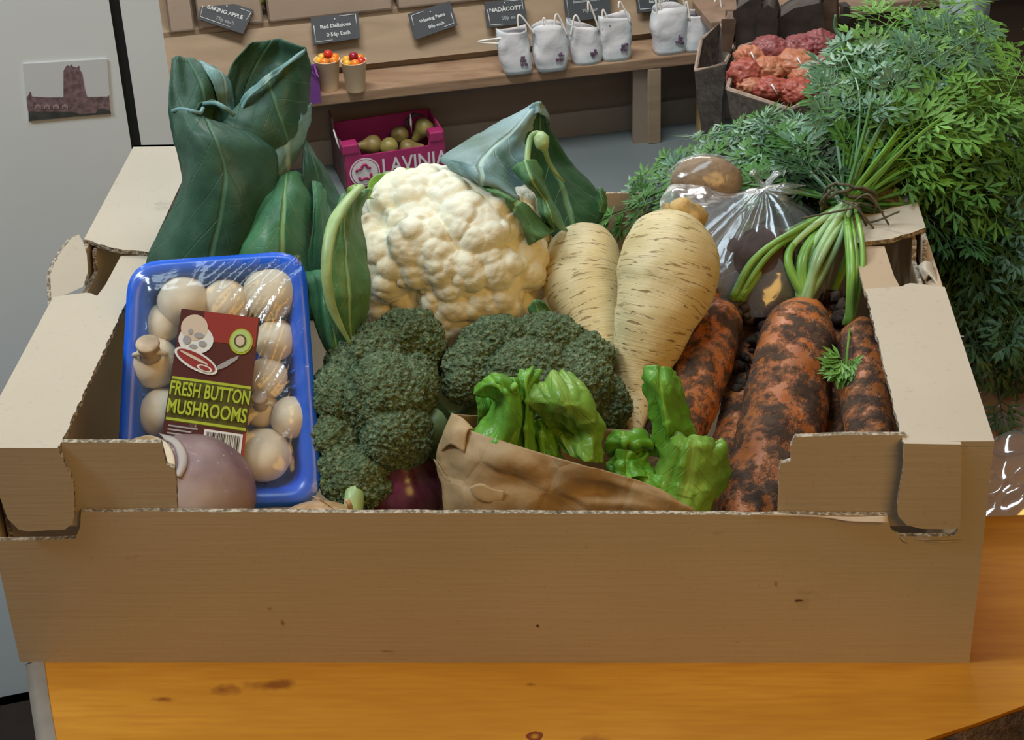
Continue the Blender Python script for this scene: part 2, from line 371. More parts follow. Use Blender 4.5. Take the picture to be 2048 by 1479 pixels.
for s_, nm in ((-1, 'left'), (1, 'right')):
    x0 = s_*(W2-TH/2)-TH/2
    e = .0
    sp = [(TH, 0), (D-TH, 0), (D-TH, H-TH), (HY1, H-TH), (HY1-.004, H-.03), (HY0+.006, H-.032), (HY0, H-TH), (TH, H-TH)]
    panel('side_panel', sp, (x0, 0, 0), (0, 1, 0), (0, 0, 1), (TH, 0, 0))
    xi = s_*(W2-LW)
    # inner wall under the ledge edge, set back so that dark shows between
    panel('inner_wall', [(.008, TH), (D-.01, TH), (D-.01, H-.006), (HY1+.004, H-.006), (HY1, H-.02), (HY0-.002, H-.02), (HY0-.006, H-.006), (.008, H-.006)], (s_*(W2-.010), 0, 0), (0, 1, 0), (0, 0, 1), (s_*.003, 0, 0), ki)
    # ledge with a hand hole: front and back pieces
    r = random.Random(5+s_); rag = lambda a, b, n: [(a[0]+(b[0]-a[0])*i/n+r.uniform(-1, 1)*.0006, a[1]+(b[1]-a[1])*i/n+r.uniform(-1, 1)*.0006) for i in range(n+1)]
    fl = [(s_*W2, 0), (s_*W2, HY0-.003)]+rag((s_*W2, HY0-.003), (s_*(W2-.022), HY0+.003), 6)[1:]+rag((s_*(W2-.022), HY0+.003), (s_*(W2-.03), HY0-.002), 3)[1:]+rag((s_*(W2-.03), HY0-.002), (xi, HY0-.004), 4)[1:]+rag((xi, HY0-.004), (xi, 0), 60)[1:]
    led = panel('corner_ledge', fl, (0, 0, H-TH), (1, 0, 0), (0, 1, 0), (0, 0, TH), [M['card'], M['flute']]); led.data.polygons[len(fl)+1].material_index = 0
    bl = [(s_*W2, HY1+.012), (s_*W2, D)]+[(xi, D), (xi, HY1-.01)]+rag((xi, HY1-.01), (s_*(W2-.026), HY1-.004), 4)[1:]+rag((s_*(W2-.026), HY1-.004), (s_*W2, HY1+.012), 6)[1:]
    panel('back_ledge', bl, (0, 0, H-TH), (1, 0, 0), (0, 1, 0), (0, 0, TH), [M['card'], M['flute']])
    # tongue bridging the hole on the inner side, torn liner showing kraft
    tg = [(xi, HY0-.006), (s_*(W2-.027), HY0-.004), (s_*(W2-.030), HY0+.02), (s_*(W2-.031), HY1-.008), (xi, HY1-.008)]
    panel('hole_tongue', tg, (0, 0, H-TH-.003), (1, 0, 0), (0, 1, 0), (0, 0, .0028), ki if s_ > 0 else cm)
    # tab folded down over the front
    x_in, x_out = (fx(128, 900)[0], fx(-20, 900)[0]) if s_ < 0 else (fx(1812, 900)[0], fx(1917, 900)[0])
    if s_ < 0: tabp = [fx(-30, 889), fx(118, 889), fx(150, 960), fx(152, 1020), fx(148, 1040), fx(132, 1052), fx(100, 1053), fx(60, 1056), fx(40, 1052), fx(18, 1030), fx(4, 990), (-W2, fx(0, 960)[1])]
    else: tabp = [fx(1806, 880), fx(1921, 882), fx(1921, 900), fx(1919, 1046), fx(1905, 1051), fx(1840, 1050), fx(1812, 1043), fx(1795, 1025), fx(1793, 1000), fx(1805, 930)]
    ftab = panel('folded_tab', tabp, (0, -.0034, 0), (1, 0, 0), (0, 0, 1), (0, .0030, 0), [M['card'], M['flute']]); ftab.data.polygons[2].material_index = 0
    # corner flap tucked behind the front
    if s_ < 0: cf = [fx(120, 892), fx(318, 893), fx(324, 915), fx(330, 938), fx(346, 944), fx(350, 975), fx(352, 1060), fx(120, 1060)]
    else: cf = [fx(1582, 900), fx(1592, 882), fx(1700, 877), fx(1815, 878), fx(1830, 1060), fx(1556, 1060), fx(1560, 945), fx(1563, 935), fx(1583, 930)]
    panel('corner_flap', cf, (0, TH+.0008, 0), (1, 0, 0), (0, 0, 1), (0, TH, 0), cm)
    # the liner torn outwards beside the hole
# left flap of the torn hand hole, standing up
lf = [(95, 600), (93, 552), (100, 530), (118, 500), (135, 478), (150, 470), (158, 485), (166, 510), (168, 545), (158, 575), (120, 592), (96, 612)]
A = np.array([aty(x, y, .215+(.05*(600-y)/130 if x < 100 or x > 0 else 0)) for x, y in lf]); A[:, 0] = np.clip(A[:, 0], -.9, -.2)
B = A+np.array([.0032, -.001, .0012]); n = len(A)
mesh('torn_flap', np.concatenate([A, B]), [tuple(range(n)), tuple(range(2*n-1, n-1, -1))]+[(i, (i+1) % n, n+(i+1) % n, n+i) for i in range(n)], cm, bx, False, midx=[0, 0]+[1]*n)
# right: crumpled torn edge standing along the hole
G = surf([[(1843, 452, .30), (1852, 470, .29), (1862, 500, .275), (1872, 530, .255), (1886, 575, .205)], [(1836, 455, .30), (1838, 480, .285), (1845, 510, .27), (1850, 545, .25), (1870, 585, .205)], [(1838, 470, .30), (1832, 490, .285), (1838, 520, .268), (1848, 560, .245), (1862, 590, .21)]], 8, .0012, 4)
mesh('torn_edge', G[0], G[1], M['card_in'], bx, solid=.002)
G = surf([[(1832, 528, .25), (1850, 518, .25), (1866, 524, .25)], [(1836, 545, .24), (1850, 536, .235), (1870, 545, .24)], [(1848, 560, .23), (1860, 550, .228), (1878, 572, .215)]], 6, .0025, 8)
mesh('torn_edge', G[0], G[1], M['card'], bx, solid=.0015)

# ================================================================== cabbage / spring greens
cb = empty('spring_cabbage', aty(470, 500, .25)*[1, 1, 0]+[0, 0, .004], 'tall dark green pointed cabbage standing in the back left corner of the box', 'cabbage')
K = M['cabbage']
leaf([[(345, 116, .30), (362, 112, .305), (385, 120, .31), (412, 127, .318)], [(338, 190, .28), (378, 180, .285), (425, 160, .30), (462, 165, .325)], [(341, 255, .27), (385, 240, .265), (430, 240, .29), (470, 250, .31)], [(362, 340, .27), (400, 330, .25), (440, 320, .27), (480, 320, .29)], [(368, 430, .29), (410, 430, .26), (450, 430, .27), (490, 430, .28)]], K, cb, s=1)
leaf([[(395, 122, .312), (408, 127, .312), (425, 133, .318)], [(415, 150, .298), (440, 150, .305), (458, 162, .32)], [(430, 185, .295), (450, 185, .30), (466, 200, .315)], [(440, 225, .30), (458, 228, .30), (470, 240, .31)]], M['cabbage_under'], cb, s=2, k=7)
leaf([[(498, 88, .34), (525, 82, .345), (565, 79, .34), (612, 95, .33)], [(470, 125, .33), (500, 115, .34), (545, 118, .345), (600, 122, .335)], [(455, 165, .32), (480, 165, .33), (515, 165, .335), (560, 172, .335)], [(450, 215, .31), (470, 220, .32), (500, 230, .325), (540, 240, .33)], [(460, 290, .30), (480, 300, .31), (510, 310, .315), (550, 320, .32)]], K, cb, s=3)
leaf([[(612, 96, .305), (575, 122, .288), (535, 155, .278), (490, 192, .27), (447, 246, .26)], [(621, 145, .315), (592, 172, .28), (552, 210, .265), (515, 240, .255), (480, 272, .25)], [(622, 200, .32), (602, 230, .28), (570, 265, .26), (530, 300, .25), (500, 330, .245)], [(617, 250, .315), (603, 285, .285), (578, 320, .265), (545, 350, .255), (512, 378, .245)], [(600, 302, .31), (588, 325, .29), (565, 348, .27), (535, 380, .255), (505, 408, .248)]], K, cb, s=5)
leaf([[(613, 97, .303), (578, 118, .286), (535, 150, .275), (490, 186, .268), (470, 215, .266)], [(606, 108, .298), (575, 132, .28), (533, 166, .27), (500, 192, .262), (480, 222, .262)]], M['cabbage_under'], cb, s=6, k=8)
leaf([[(621, 205, .312), (606, 232, .28), (572, 270, .262), (530, 315, .248), (498, 352, .242)], [(618, 250, .305), (604, 275, .276), (576, 308, .257), (540, 340, .244), (510, 358, .24)], [(604, 300, .30), (592, 318, .276), (572, 342, .258), (548, 360, .246), (525, 370, .242)]], M['cabbage_under'], cb, s=7)  # rolled margin: glaucous underside, with its reflected light put into the pale colour
leaf([[(344, 224, .256), (372, 222, .24), (410, 238, .243), (450, 246, .25), (500, 262, .25)], [(350, 280, .24), (385, 272, .222), (430, 275, .217), (480, 282, .227), (550, 300, .244)], [(362, 350, .235), (400, 345, .212), (450, 345, .207), (505, 350, .216), (560, 362, .238)], [(332, 430, .232), (385, 430, .205), (440, 430, .197), (495, 425, .202), (550, 405, .228)], [(290, 515, .222), (350, 525, .195), (420, 530, .188), (480, 520, .193), (540, 490, .212)], [(285, 640, .21), (350, 640, .18), (420, 640, .17), (490, 640, .175), (540, 620, .20)]], K, cb, s=8, wr=.002)
leaf([[(398, 205, .262), (430, 200, .272), (462, 216, .268)], [(384, 236, .25), (425, 230, .278), (470, 240, .262)], [(395, 290, .25), (430, 285, .27), (470, 290, .26)]], K, cb, s=9, wr=.003)
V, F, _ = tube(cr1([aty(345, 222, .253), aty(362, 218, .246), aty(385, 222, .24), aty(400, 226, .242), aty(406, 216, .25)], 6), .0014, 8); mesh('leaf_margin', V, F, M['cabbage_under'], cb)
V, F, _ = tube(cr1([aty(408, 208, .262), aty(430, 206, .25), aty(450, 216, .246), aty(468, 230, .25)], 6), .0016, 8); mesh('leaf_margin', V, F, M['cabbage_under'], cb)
leaf([[(535, 385, .24), (560, 352, .245), (588, 340, .25), (614, 355, .26)], [(500, 430, .215), (545, 412, .207), (590, 402, .22), (638, 410, .25)], [(480, 490, .2), (535, 480, .187), (590, 470, .2), (650, 462, .24)], [(465, 560, .19), (530, 550, .176), (600, 545, .19), (660, 540, .23)], [(470, 640, .18), (540, 640, .165), (610, 640, .18), (665, 620, .22)]], M['spring'], cb, s=10, label='lower leaf with pale veins')
leaf([[(604, 280, .285), (608, 278, .29), (613, 280, .295)], [(606, 335, .255), (628, 325, .268), (644, 332, .29)], [(615, 392, .245), (643, 380, .26), (668, 378, .28)], [(640, 445, .24), (662, 432, .25), (684, 404, .27)]], K, cb, s=12)
leaf([[(625, 360, .25), (640, 372, .252), (652, 400, .26)], [(630, 430, .22), (645, 440, .225), (668, 455, .24)], [(612, 530, .2), (640, 530, .205), (665, 530, .22)], [(600, 640, .19), (640, 640, .19), (670, 640, .21)]], M['spring'], cb, s=13)
V, F, _ = tube(cr1([aty(470, 640, .24), aty(480, 740, .25), aty(490, 830, .25)*[1, 1, 0]+[0, 0, .01]], 6), [.028]*13, 20); mesh('stalk', V, F, M['stem'], cb)

# ================================================================== cauliflower
def curd_mat():
    t = NT('cauliflower_curd'); c = t.coord(); n = t.noise(c, 26, 3); g = t.noise(c, 420, 3, .6); p = t.n('NewGeometry')
    cav = t.ramp(p.outputs['Pointiness'], [(.42, 0.), (.50, 1.)])
    col = t.ramp(n, [(.3, (.82, .77, .56)), (.65, (.88, .84, .68))]); t.bump(g, .35, .0012)
    return t.done(col, .55, .3, Subsurface_Weight=.15, Subsurface_Radius=(.004, .003, .0015))
M['curd'] = curd_mat()
cc = aty(905, 512, .255); cf = empty('cauliflower', cc*[1, 1, 0]+[0, 0, .004], 'large creamy white cauliflower in its leaves, between cabbage and parsnips', 'cauliflower')
V, F = ico(7); ax = np.array([.0645, .054, .0585])
P = V/((np.abs(V)**2.9).sum(1)**(1/2.9))[:, None]*ax
def on_head(n_, seed, jit):                             # evenly scattered points over the head
    g = np.random.default_rng(seed); k = np.arange(n_)+.5; z = 1-2*k/n_; a = k*2.399963+g.normal(0, jit, n_); r_ = np.sqrt(1-z*z)
    q = np.stack([r_*np.cos(a), r_*np.sin(a), z], -1)+g.normal(0, jit/math.sqrt(n_)*1.6, (n_, 3)); q /= np.linalg.norm(q, axis=1)[:, None]
    return q/((np.abs(q)**2.9).sum(1)**(1/2.9))[:, None]*ax, g.uniform(.86, 1.12, n_)
def caps(P, Q, wgt, R_):
    best = np.full(len(P), 9.)
    for c in range(0, len(P), 20000):
        d = np.linalg.norm(P[c:c+20000, None]-Q[None], axis=2)/(R_*wgt); best[c:c+20000] = d.min(1)
    return np.sqrt(np.clip(1-best**2, 0, 1))
rad = P/ax**2*.06; rad = P/np.linalg.norm(P, axis=1)[:, None]*.6+rad/np.linalg.norm(rad, axis=1)[:, None]*.4
wob = .003*np.stack([fbm(P, 45, 3), fbm(P, 45, 8), fbm(P, 45, 13)], -1)
h1 = caps(P+wob, *on_head(46, 5, .35), .0245); h2 = caps(P+wob*.7, *on_head(330, 6, .5), .0092); h3_ = dome(P+wob, 155, 31)
P2 = P+rad*(.0125*h1+.0046*h2+.0019*h3_*(.3+.7*noise(P, 60, 9))-.0110)[:, None]
mesh('curd', P2+cc+[-.001, 0, -.001], F, M['curd'], cf)
V, F, _ = tube(cr1([cc+[0, .0, -.03], cc+[0, .01, -.08], cc*[1, 1, 0]+[0, .01, .006]], 5), [.032]*11, 20); mesh('stalk', V, F, M['stem'], cf)
CL, CD, CP = M['cauli_leaf'], M['cauli_dark'], M['cauli_pale']
leaf([[(680, 396, .21), (708, 382, .215), (740, 378, .225)], [(662, 440, .185), (692, 425, .195), (724, 435, .21)], [(650, 510, .165), (690, 505, .168), (735, 510, .19)], [(648, 570, .155), (695, 575, .155), (739, 572, .175)], [(658, 630, .15), (698, 640, .148), (730, 640, .17)], [(690, 690, .15), (706, 700, .148), (740, 690, .16)]], CL, cf, s=20, wr=.002)
V, F, _ = tube(cr1([aty(722, 372, .215), aty(690, 408, .188), aty(664, 455, .168), aty(653, 530, .15), aty(660, 600, .144), aty(680, 650, .142), aty(702, 688, .142)], 6), np.interp(np.arange(37), [0, 10, 25, 36], [.003, .0046, .0035, .001]), 10, flat=.6); mesh('midrib', V, F, M['stem'], cf)
leaf([[(612, 545, .19), (650, 540, .185), (700, 560, .18)], [(622, 620, .165), (660, 620, .16), (705, 630, .16)], [(640, 680, .155), (672, 690, .15), (715, 690, .155)], [(660, 715, .155), (675, 722, .152), (700, 712, .155)]], M['spring'], cf, s=22)
leaf([[(1066, 205, .335), (1072, 204, .33), (1078, 206, .33), (1084, 211, .335)], [(985, 246, .325), (1015, 253, .305), (1045, 258, .305), (1070, 255, .32)], [(925, 286, .305), (965, 292, .28), (1010, 300, .28), (1056, 302, .30)], [(880, 318, .285), (930, 328, .25), (990, 335, .25), (1050, 342, .275)], [(905, 338, .27), (960, 365, .237), (1015, 382, .237), (1062, 405, .265)]], CP, cf, s=24, wr=.0018, label='blue-green outer leaf')
leaf([[(880, 317, .283), (930, 325, .25), (985, 350, .243), (1030, 385, .24)], [(905, 340, .262), (945, 352, .238), (985, 368, .234), (1040, 400, .236)], [(940, 358, .258), (960, 368, .246), (990, 382, .24), (1045, 420, .244)]], CP, cf, s=25, wr=.001)
leaf([[(1066, 228, .33), (1078, 210, .325), (1090, 226, .335)], [(1050, 270, .312), (1085, 262, .33), (1110, 274, .35)], [(1042, 330, .29), (1095, 318, .33), (1142, 325, .355)], [(1058, 390, .27), (1120, 372, .31), (1182, 370, .345)], [(1090, 440, .26), (1140, 430, .28), (1213, 408, .335)], [(1108, 472, .255), (1150, 466, .265), (1196, 446, .31)]], CD, cf, s=26, wr=.002)
leaf([[(1060, 214, .326), (1076, 203, .322), (1086, 210, .326)], [(1062, 232, .322), (1080, 226, .318), (1096, 250, .335)]], M['cauli_pale'], cf, s=27, k=6)
leaf([[(1026, 336, .25), (1050, 320, .245), (1070, 319, .25)], [(1044, 358, .245), (1060, 352, .232), (1080, 342, .25)], [(1054, 372, .245), (1070, 370, .232), (1084, 362, .25)], [(1072, 385, .25), (1088, 395, .24), (1100, 400, .25)], [(1080, 425, .24), (1100, 430, .232), (1118, 430, .25)], [(1100, 452, .24), (1116, 458, .235), (1136, 462, .25)]], CL, cf, s=28, wr=.0015, k=7)
leaf([[(962, 366, .24), (1000, 380, .232), (1040, 400, .23), (1075, 430, .235), (1110, 462, .24)], [(970, 378, .232), (1000, 390, .225), (1030, 408, .222), (1060, 450, .22), (1080, 478, .22)], [(985, 386, .232), (1004, 396, .23), (1028, 420, .23), (1046, 455, .23), (1060, 490, .23)]], CL, cf, s=29, k=7)
V, F, _ = tube(cr1([aty(1054, 330, .262), aty(1056, 300, .27), aty(1062, 275, .275), aty(1075, 266, .272), aty(1086, 272, .268)], 6), .0022, 8, flat=.6); mesh('stalk_end', V, F, M['stem'], cf)
V, F, _ = tube(cr1([aty(1082, 264, .27), aty(1084, 285, .262), aty(1090, 300, .265), aty(1100, 330, .29), aty(1120, 355, .30), aty(1130, 365, .31)], 6), np.interp(np.arange(31), [0, 3, 8, 13, 30], [.002, .0055, .005, .0018, .0006]), 10, flat=.6); mesh('midrib', V, F, M['stem'], cf)
leaf([[(1195, 375, .33), (1205, 372, .33), (1212, 385, .33)], [(1190, 395, .325), (1206, 400, .32), (1216, 408, .33)], [(1185, 425, .32), (1200, 425, .315), (1210, 428, .32)]], CL, cf, s=30, k=6, wr=.003)
leaf([[(728, 392, .262), (742, 362, .275), (770, 346, .285), (810, 342, .29), (835, 350, .295)], [(745, 405, .262), (755, 385, .265), (785, 372, .27), (815, 368, .275), (835, 370, .285)]], M['lettuce_lo'], cf, s=31, k=6, label='yellow-green leaf rim')
leaf([[(690, 405, .235), (695, 375, .24), (718, 368, .245), (738, 378, .25)], [(700, 430, .228), (715, 400, .228), (730, 395, .232), (742, 400, .24)]], M['lettuce_lo'], cf, s=32, k=6)
leaf([[(1055, 615, .20), (1068, 600, .197), (1088, 602, .198)], [(1060, 640, .20), (1082, 635, .195), (1108, 632, .20)], [(1080, 670, .20), (1100, 665, .198), (1115, 660, .20)]], CL, cf, s=33, k=6)

# ================================================================== broccoli
def broc_mat(name, a, b, c):
    t = NT(name); o = t.coord(); v = t.vor(o, 520); n = t.noise(o, 40, 3); n2 = t.noise(o, 330, 3, .6)
    col = t.ramp(n2, [(.32, a), (.5, b), (.68, c)]); col = t.mix(t.ramp(n, [(.4, 0.), (.7, .35)]), col, (.09, .13, .045))
    t.bump(t.math('SUBTRACT', n2, t.math('MULTIPLY', v, .8)), .9, .0022); return t.done(col, .75, .25)
M['broc'] = broc_mat('broccoli_buds', (.038, .060, .028), (.110, .155, .078), (.24, .30, .165))
bc = aty(900, 860, .14); br = empty('broccoli_head', bc*[1, 1, 0]+[0, 0, .004], 'dark green broccoli head with wide crown lying in front of the cauliflower', 'broccoli')
fl = [(815, 682, 72, 62, .168), (735, 722, 78, 70, .150), (850, 700, 40, 62, .165), (700, 800, 80, 80, .130), (780, 790, 90, 85, .118), (695, 890, 76, 82, .112), (790, 868, 72, 72, .100), (735, 950, 78, 62, .092), (690, 945, 50, 60, .095), (840, 770, 42, 60, .135),
      (1000, 690, 85, 55, .172), (1085, 680, 95, 56, .176), (1160, 722, 72, 62, .168), (960, 735, 78, 52, .150), (1060, 740, 92, 60, .140), (1160, 770, 75, 72, .138), (1210, 812, 52, 60, .136), (930, 765, 42, 40, .138), (1100, 800, 90, 60, .12)]
for i, (x, y, a, b, Y) in enumerate(fl):
    c = aty(x, y, Y); s_ = pxs(c); V, F = ico(6)
    P = V[:, [0]]*RT*a*s_+V[:, [1]]*UP*b*s_+V[:, [2]]*(-fw)*min(a, b)*s_*.85
    rad = V
    P = P+c; nn = (V[:, [0]]*RT+V[:, [1]]*UP+V[:, [2]]*(-fw))
    P = P+nn*(.0050*(dome(P, 34, i)-.6)+.0016*(dome(P, 110, 50)-.5)+.0016*(dome(P, 300, 60)-.4)+.0022*(noise(P, 560, 5)-.5)+.0020*(noise(P, 900, 15)-.5))[:, None]
    mesh('floret', P, F, M['broc'], br)
sk = M['stem2'] = plain('broccoli_stalk', (.13, .20, .07), .5, .25, 60, .3)
st_c = aty(900, 880, .155)
V, F, _ = tube(cr1([aty(900, 860, .15), aty(905, 930, .16), aty(905, 930, .16)*[1, 1, 0]+[0, 0, .012]], 6), [.018]*13, 20); mesh('stalk', V, F, sk, br)
for a in ((860, 845, .105), (800, 730, .16), (1000, 760, .17), (1120, 800, .15), (750, 930, .12)):
    q = aty(*a); p0 = aty(900, 875, .145); V, F, _ = tube(cr1([p0, (p0+q)/2+[0, 0, -.004], q], 6), [.0105]*13, 14); mesh('branch', V, F, sk, br)
V, F, _ = tube(cr1([aty(712, 960, .085), aty(708, 1000, .07), aty(704, 1060, .06)], 5), [.0065]*11, 14); mesh('branch', V, F, M['stem'], br)

# ================================================================== parsnips
def parsnip_mat():
    t = NT('parsnip_skin'); u = t.n('TexCoord'); mp = t.n('Mapping'); t.link(u.outputs['UV'], mp.inputs[0]); mp.inputs['Scale'].default_value = (7, 52, 1)
    n = t.noise(mp.outputs[0], 1.6, 3, .55, .3); mp2 = t.n('Mapping'); t.link(u.outputs['UV'], mp2.inputs[0]); mp2.inputs['Scale'].default_value = (3, 120, 1)
    n3 = t.noise(mp2.outputs[0], 1.2, 2); o = t.coord(); n2 = t.noise(o, 22, 3)
    col = t.ramp(n2, [(.3, (.60, .46, .21)), (.6, (.76, .65, .38))])
    dash = t.ramp(n, [(.585, 0.), (.66, 1.)]); col = t.mix(t.math('MULTIPLY', dash, .8), col, (.30, .17, .06))
    sp = t.ramp(t.noise(o, 190, 2), [(.72, 0.), (.78, .8)]); col = t.mix(sp, col, (.26, .15, .06))
    t.bump(t.math('ADD', t.math('MULTIPLY', dash, -1.), t.math('MULTIPLY', n3, .35)), .55, .0018)
    return t.done(col, .48, .4, Subsurface_Weight=.08, Subsurface_Radius=(.004, .003, .001))
M['parsnip'] = parsnip_mat(); M['crown'] = plain('parsnip_crown', (.50, .33, .12), .7, .4, 120, .6)
def root(name, mat, parent, pts, rpx, seg=48, wob=.0012, s=0, k=8):
    P = np.array([aty(*q) for q in pts]); P = cr1(P, k); R = cr1(np.array(rpx, float)[:, None], k)[:, 0]
    R = np.array([max(r, .3)*pxs(p) for r, p in zip(R, P)])
    for _ in range(14): P[1:-1] = .25*P[:-2]+.5*P[1:-1]+.25*P[2:]
    V, F, U = tube(P, R, seg); c = np.repeat(P, seg, 0); d = (V-c); d /= np.linalg.norm(d, axis=1)[:, None]+1e-9
    V = V+d*(fbm(V, 40, s, 3)*3*wob+fbm(V, 160, s+4, 2)*wob)[:, None]
    return mesh(name, V, F, mat, parent, True, U), P, R
pa = empty('parsnip', aty(1200, 560, .2)*[1, 1, 0]+[0, 0, .004], 'squat pale parsnip leaning against the cauliflower, left of the other', 'parsnip', 'parsnips')
root('root', M['parsnip'], pa, [(1168, 503, .262), (1168, 506, .258), (1166, 520, .25), (1164, 568, .236), (1180, 620, .22), (1200, 690, .20), (1215, 760, .18), (1222, 830, .155), (1226, 900, .13)], [46, 68, 78, 78, 66, 52, 36, 20, 4], s=2)
V, F, _ = tube([aty(1172, 498, .270), aty(1173, 484, .276), aty(1174, 478, .278)], [.016, .014, .009], 18); mesh('crown', V, F, M['crown'], pa)
pb = empty('parsnip', aty(1320, 560, .2)*[1, 1, 0]+[0, 0, .004], 'big smooth parsnip with stubby crown, between squat parsnip and muddy carrots', 'parsnip', 'parsnips')
root('root', M['parsnip'], pb, [(1352, 474, .236), (1350, 478, .233), (1344, 494, .226), (1338, 532, .215), (1328, 580, .205), (1313, 620, .195), (1297, 680, .185), (1283, 740, .175), (1272, 800, .16), (1268, 850, .14), (1265, 900, .12)], [45, 75, 93, 101, 97, 84, 70, 55, 40, 22, 4], s=7)
cr = [aty(1352, 440, .245), aty(1356, 424, .25), aty(1360, 415, .25), aty(1372, 422, .25), aty(1388, 436, .25), aty(1392, 452, .25)]
V, F, _ = tube(cr1(cr, 6), np.interp(np.arange(31), [0, 8, 14, 24, 30], [.008, .007, .0075, .009, .006]), 16); V += fbm(V, 140, 3)[:, None]*np.array([.006, .006, .006]); mesh('crown', V, F, M['crown'], pb)
V, F, _ = tube(cr1([aty(1340, 430, .25), aty(1334, 418, .252), aty(1336, 408, .254)], 4), [.005, .005, .0055, .005, .005, .004, .004, .003, .002], 10); V += fbm(V, 140, 6)[:, None]*.004; mesh('crown', V, F, M['crown'], pb)

# ================================================================== carrots
def carrot_mat(clean=False):
    t = NT('clean_topped_carrot' if clean else 'muddy_carrot'); u = t.n('TexCoord'); mp = t.n('Mapping'); t.link(u.outputs['UV'], mp.inputs[0]); mp.inputs['Scale'].default_value = (5, 44, 1)
    o = t.coord(); a = t.noise(o, 60, 6, .66, .05); b = t.noise(o, 130, 4, .6); r = t.noise(mp.outputs[0], 1.3, 3)
    col = t.ramp(b, [(.3, (.38, .10, .022)), (.7, (.56, .19, .05))]); col = t.mix(t.ramp(r, [(.62, 0.), (.72, .5)]), col, (.25, .07, .02))
    dirt = t.ramp(t.math('ADD', t.math('MULTIPLY', a, .75), t.math('MULTIPLY', b, .25)), [(.455, 0.), (.50, .6), (.55, 1.)])
    if clean:
        sp_ = t.n('SeparateXYZ'); t.link(u.outputs['UV'], sp_.inputs[0]); dirt = t.math('MULTIPLY', dirt, t.ramp(t.math('ADD', sp_.outputs[1], t.math('MULTIPLY', a, .12)), [(.30, 0.), (.36, 1.)]))
    dc = t.ramp(b, [(.35, (.022, .012, .007)), (.65, (.085, .045, .025))])
    film = t.ramp(t.noise(o, 18, 3), [(.4, 0.), (.65, .55)]); col = t.mix(film, col, (.16, .065, .03))
    col = t.mix(dirt, col, dc); t.bump(t.math('ADD', t.math('MULTIPLY', dirt, .9), t.math('MULTIPLY', r, .2)), .6, .002)
    return t.done(col, t.ramp(dirt, [(0, .42), (1, .85)]), .4)
M['carrot'] = carrot_mat(); M['carrot_top'] = carrot_mat(True); M['soil'] = plain('dark_soil', (.05, .028, .017), .9, .6, 200, 1)
carrots = {}
def carrot(key, label, pts, r, s):
    q = aty(*pts[len(pts)//2]); e = empty('carrot', q*[1, 1, 0]+[0, 0, .004], label, 'carrot', 'muddy bunched carrots')
    _, P, R = root('root', M['carrot_top'] if key == 'A' else M['carrot'], e, pts, r, s=s, wob=.0024)
    carrots[key] = (e, P[0]); return e
carrot('A', 'thickest muddy carrot, clean orange shoulder, in the middle of the bunch', [(1604, 622, .243), (1604, 626, .241), (1604, 636, .236), (1600, 662, .224), (1590, 700, .198), (1578, 780, .165), (1562, 860, .13), (1538, 940, .095), (1510, 1010, .062), (1498, 1050, .045), (1490, 1085, .035)], [25, 44, 58, 70, 78, 84, 86, 82, 68, 55, 20], 3)
carrot('B', 'muddy carrot with dirt-crusted top, left of the thickest one', [(1440, 618, .238), (1439, 622, .236), (1434, 636, .23), (1420, 680, .21), (1404, 740, .185), (1385, 800, .16), (1365, 860, .13), (1350, 920, .10), (1340, 980, .08)], [22, 38, 50, 56, 58, 55, 50, 36, 8], 13)
carrot('C', 'dark soil-covered carrot squeezed against the big parsnip', [(1400, 560, .262), (1396, 570, .258), (1385, 600, .25), (1360, 670, .23), (1330, 740, .205), (1305, 800, .18), (1285, 860, .15), (1275, 920, .12)], [20, 40, 50, 56, 54, 46, 34, 8], 23)
carrot('D', 'slim carrot lying low between the two biggest carrots', [(1515, 640, .27), (1512, 650, .265), (1502, 690, .25), (1490, 760, .21), (1476, 830, .17), (1462, 890, .135), (1445, 950, .10), (1440, 1010, .07)], [15, 30, 38, 42, 42, 38, 34, 8], 33)
carrot('E', 'shaded carrot beside the right wall of the box', [(1718, 650, .215), (1720, 656, .212), (1722, 675, .205), (1728, 740, .175), (1735, 810, .14), (1740, 880, .11), (1742, 950, .08), (1745, 1030, .05)], [20, 32, 40, 48, 54, 52, 46, 10], 43)
carrot('F', 'darkest carrot deep behind the thickest one', [(1668, 600, .28), (1668, 606, .275), (1670, 630, .262), (1672, 720, .22), (1674, 800, .18), (1676, 880, .14), (1678, 950, .11)], [20, 30, 36, 42, 42, 36, 10], 53)
# clods of soil wedged between the carrots
sl = []
r = random.Random(4)
for i in range(150):
    x = r.choice([r.gauss(1480, 16), r.gauss(1680, 16), r.gauss(1400, 40), r.gauss(1520, 20)]); y = r.uniform(580, 860) if x > 1450 else r.uniform(560, 620)
    c = aty(x, y, np.interp(y, [560, 860], [.262, .15])+r.uniform(0, .012)); V, F = ico(2); q = r.uniform(.0015, .005); V = V*q*(1+.6*fbm(V, 2.2, i)[:, None])+c; sl.append((V, F))
V, F, _ = join(sl); so = mesh('soil', V, F, M['soil']); tag(so, 'dark crumbs of soil wedged between the muddy carrots', 'soil', None, 'stuff')
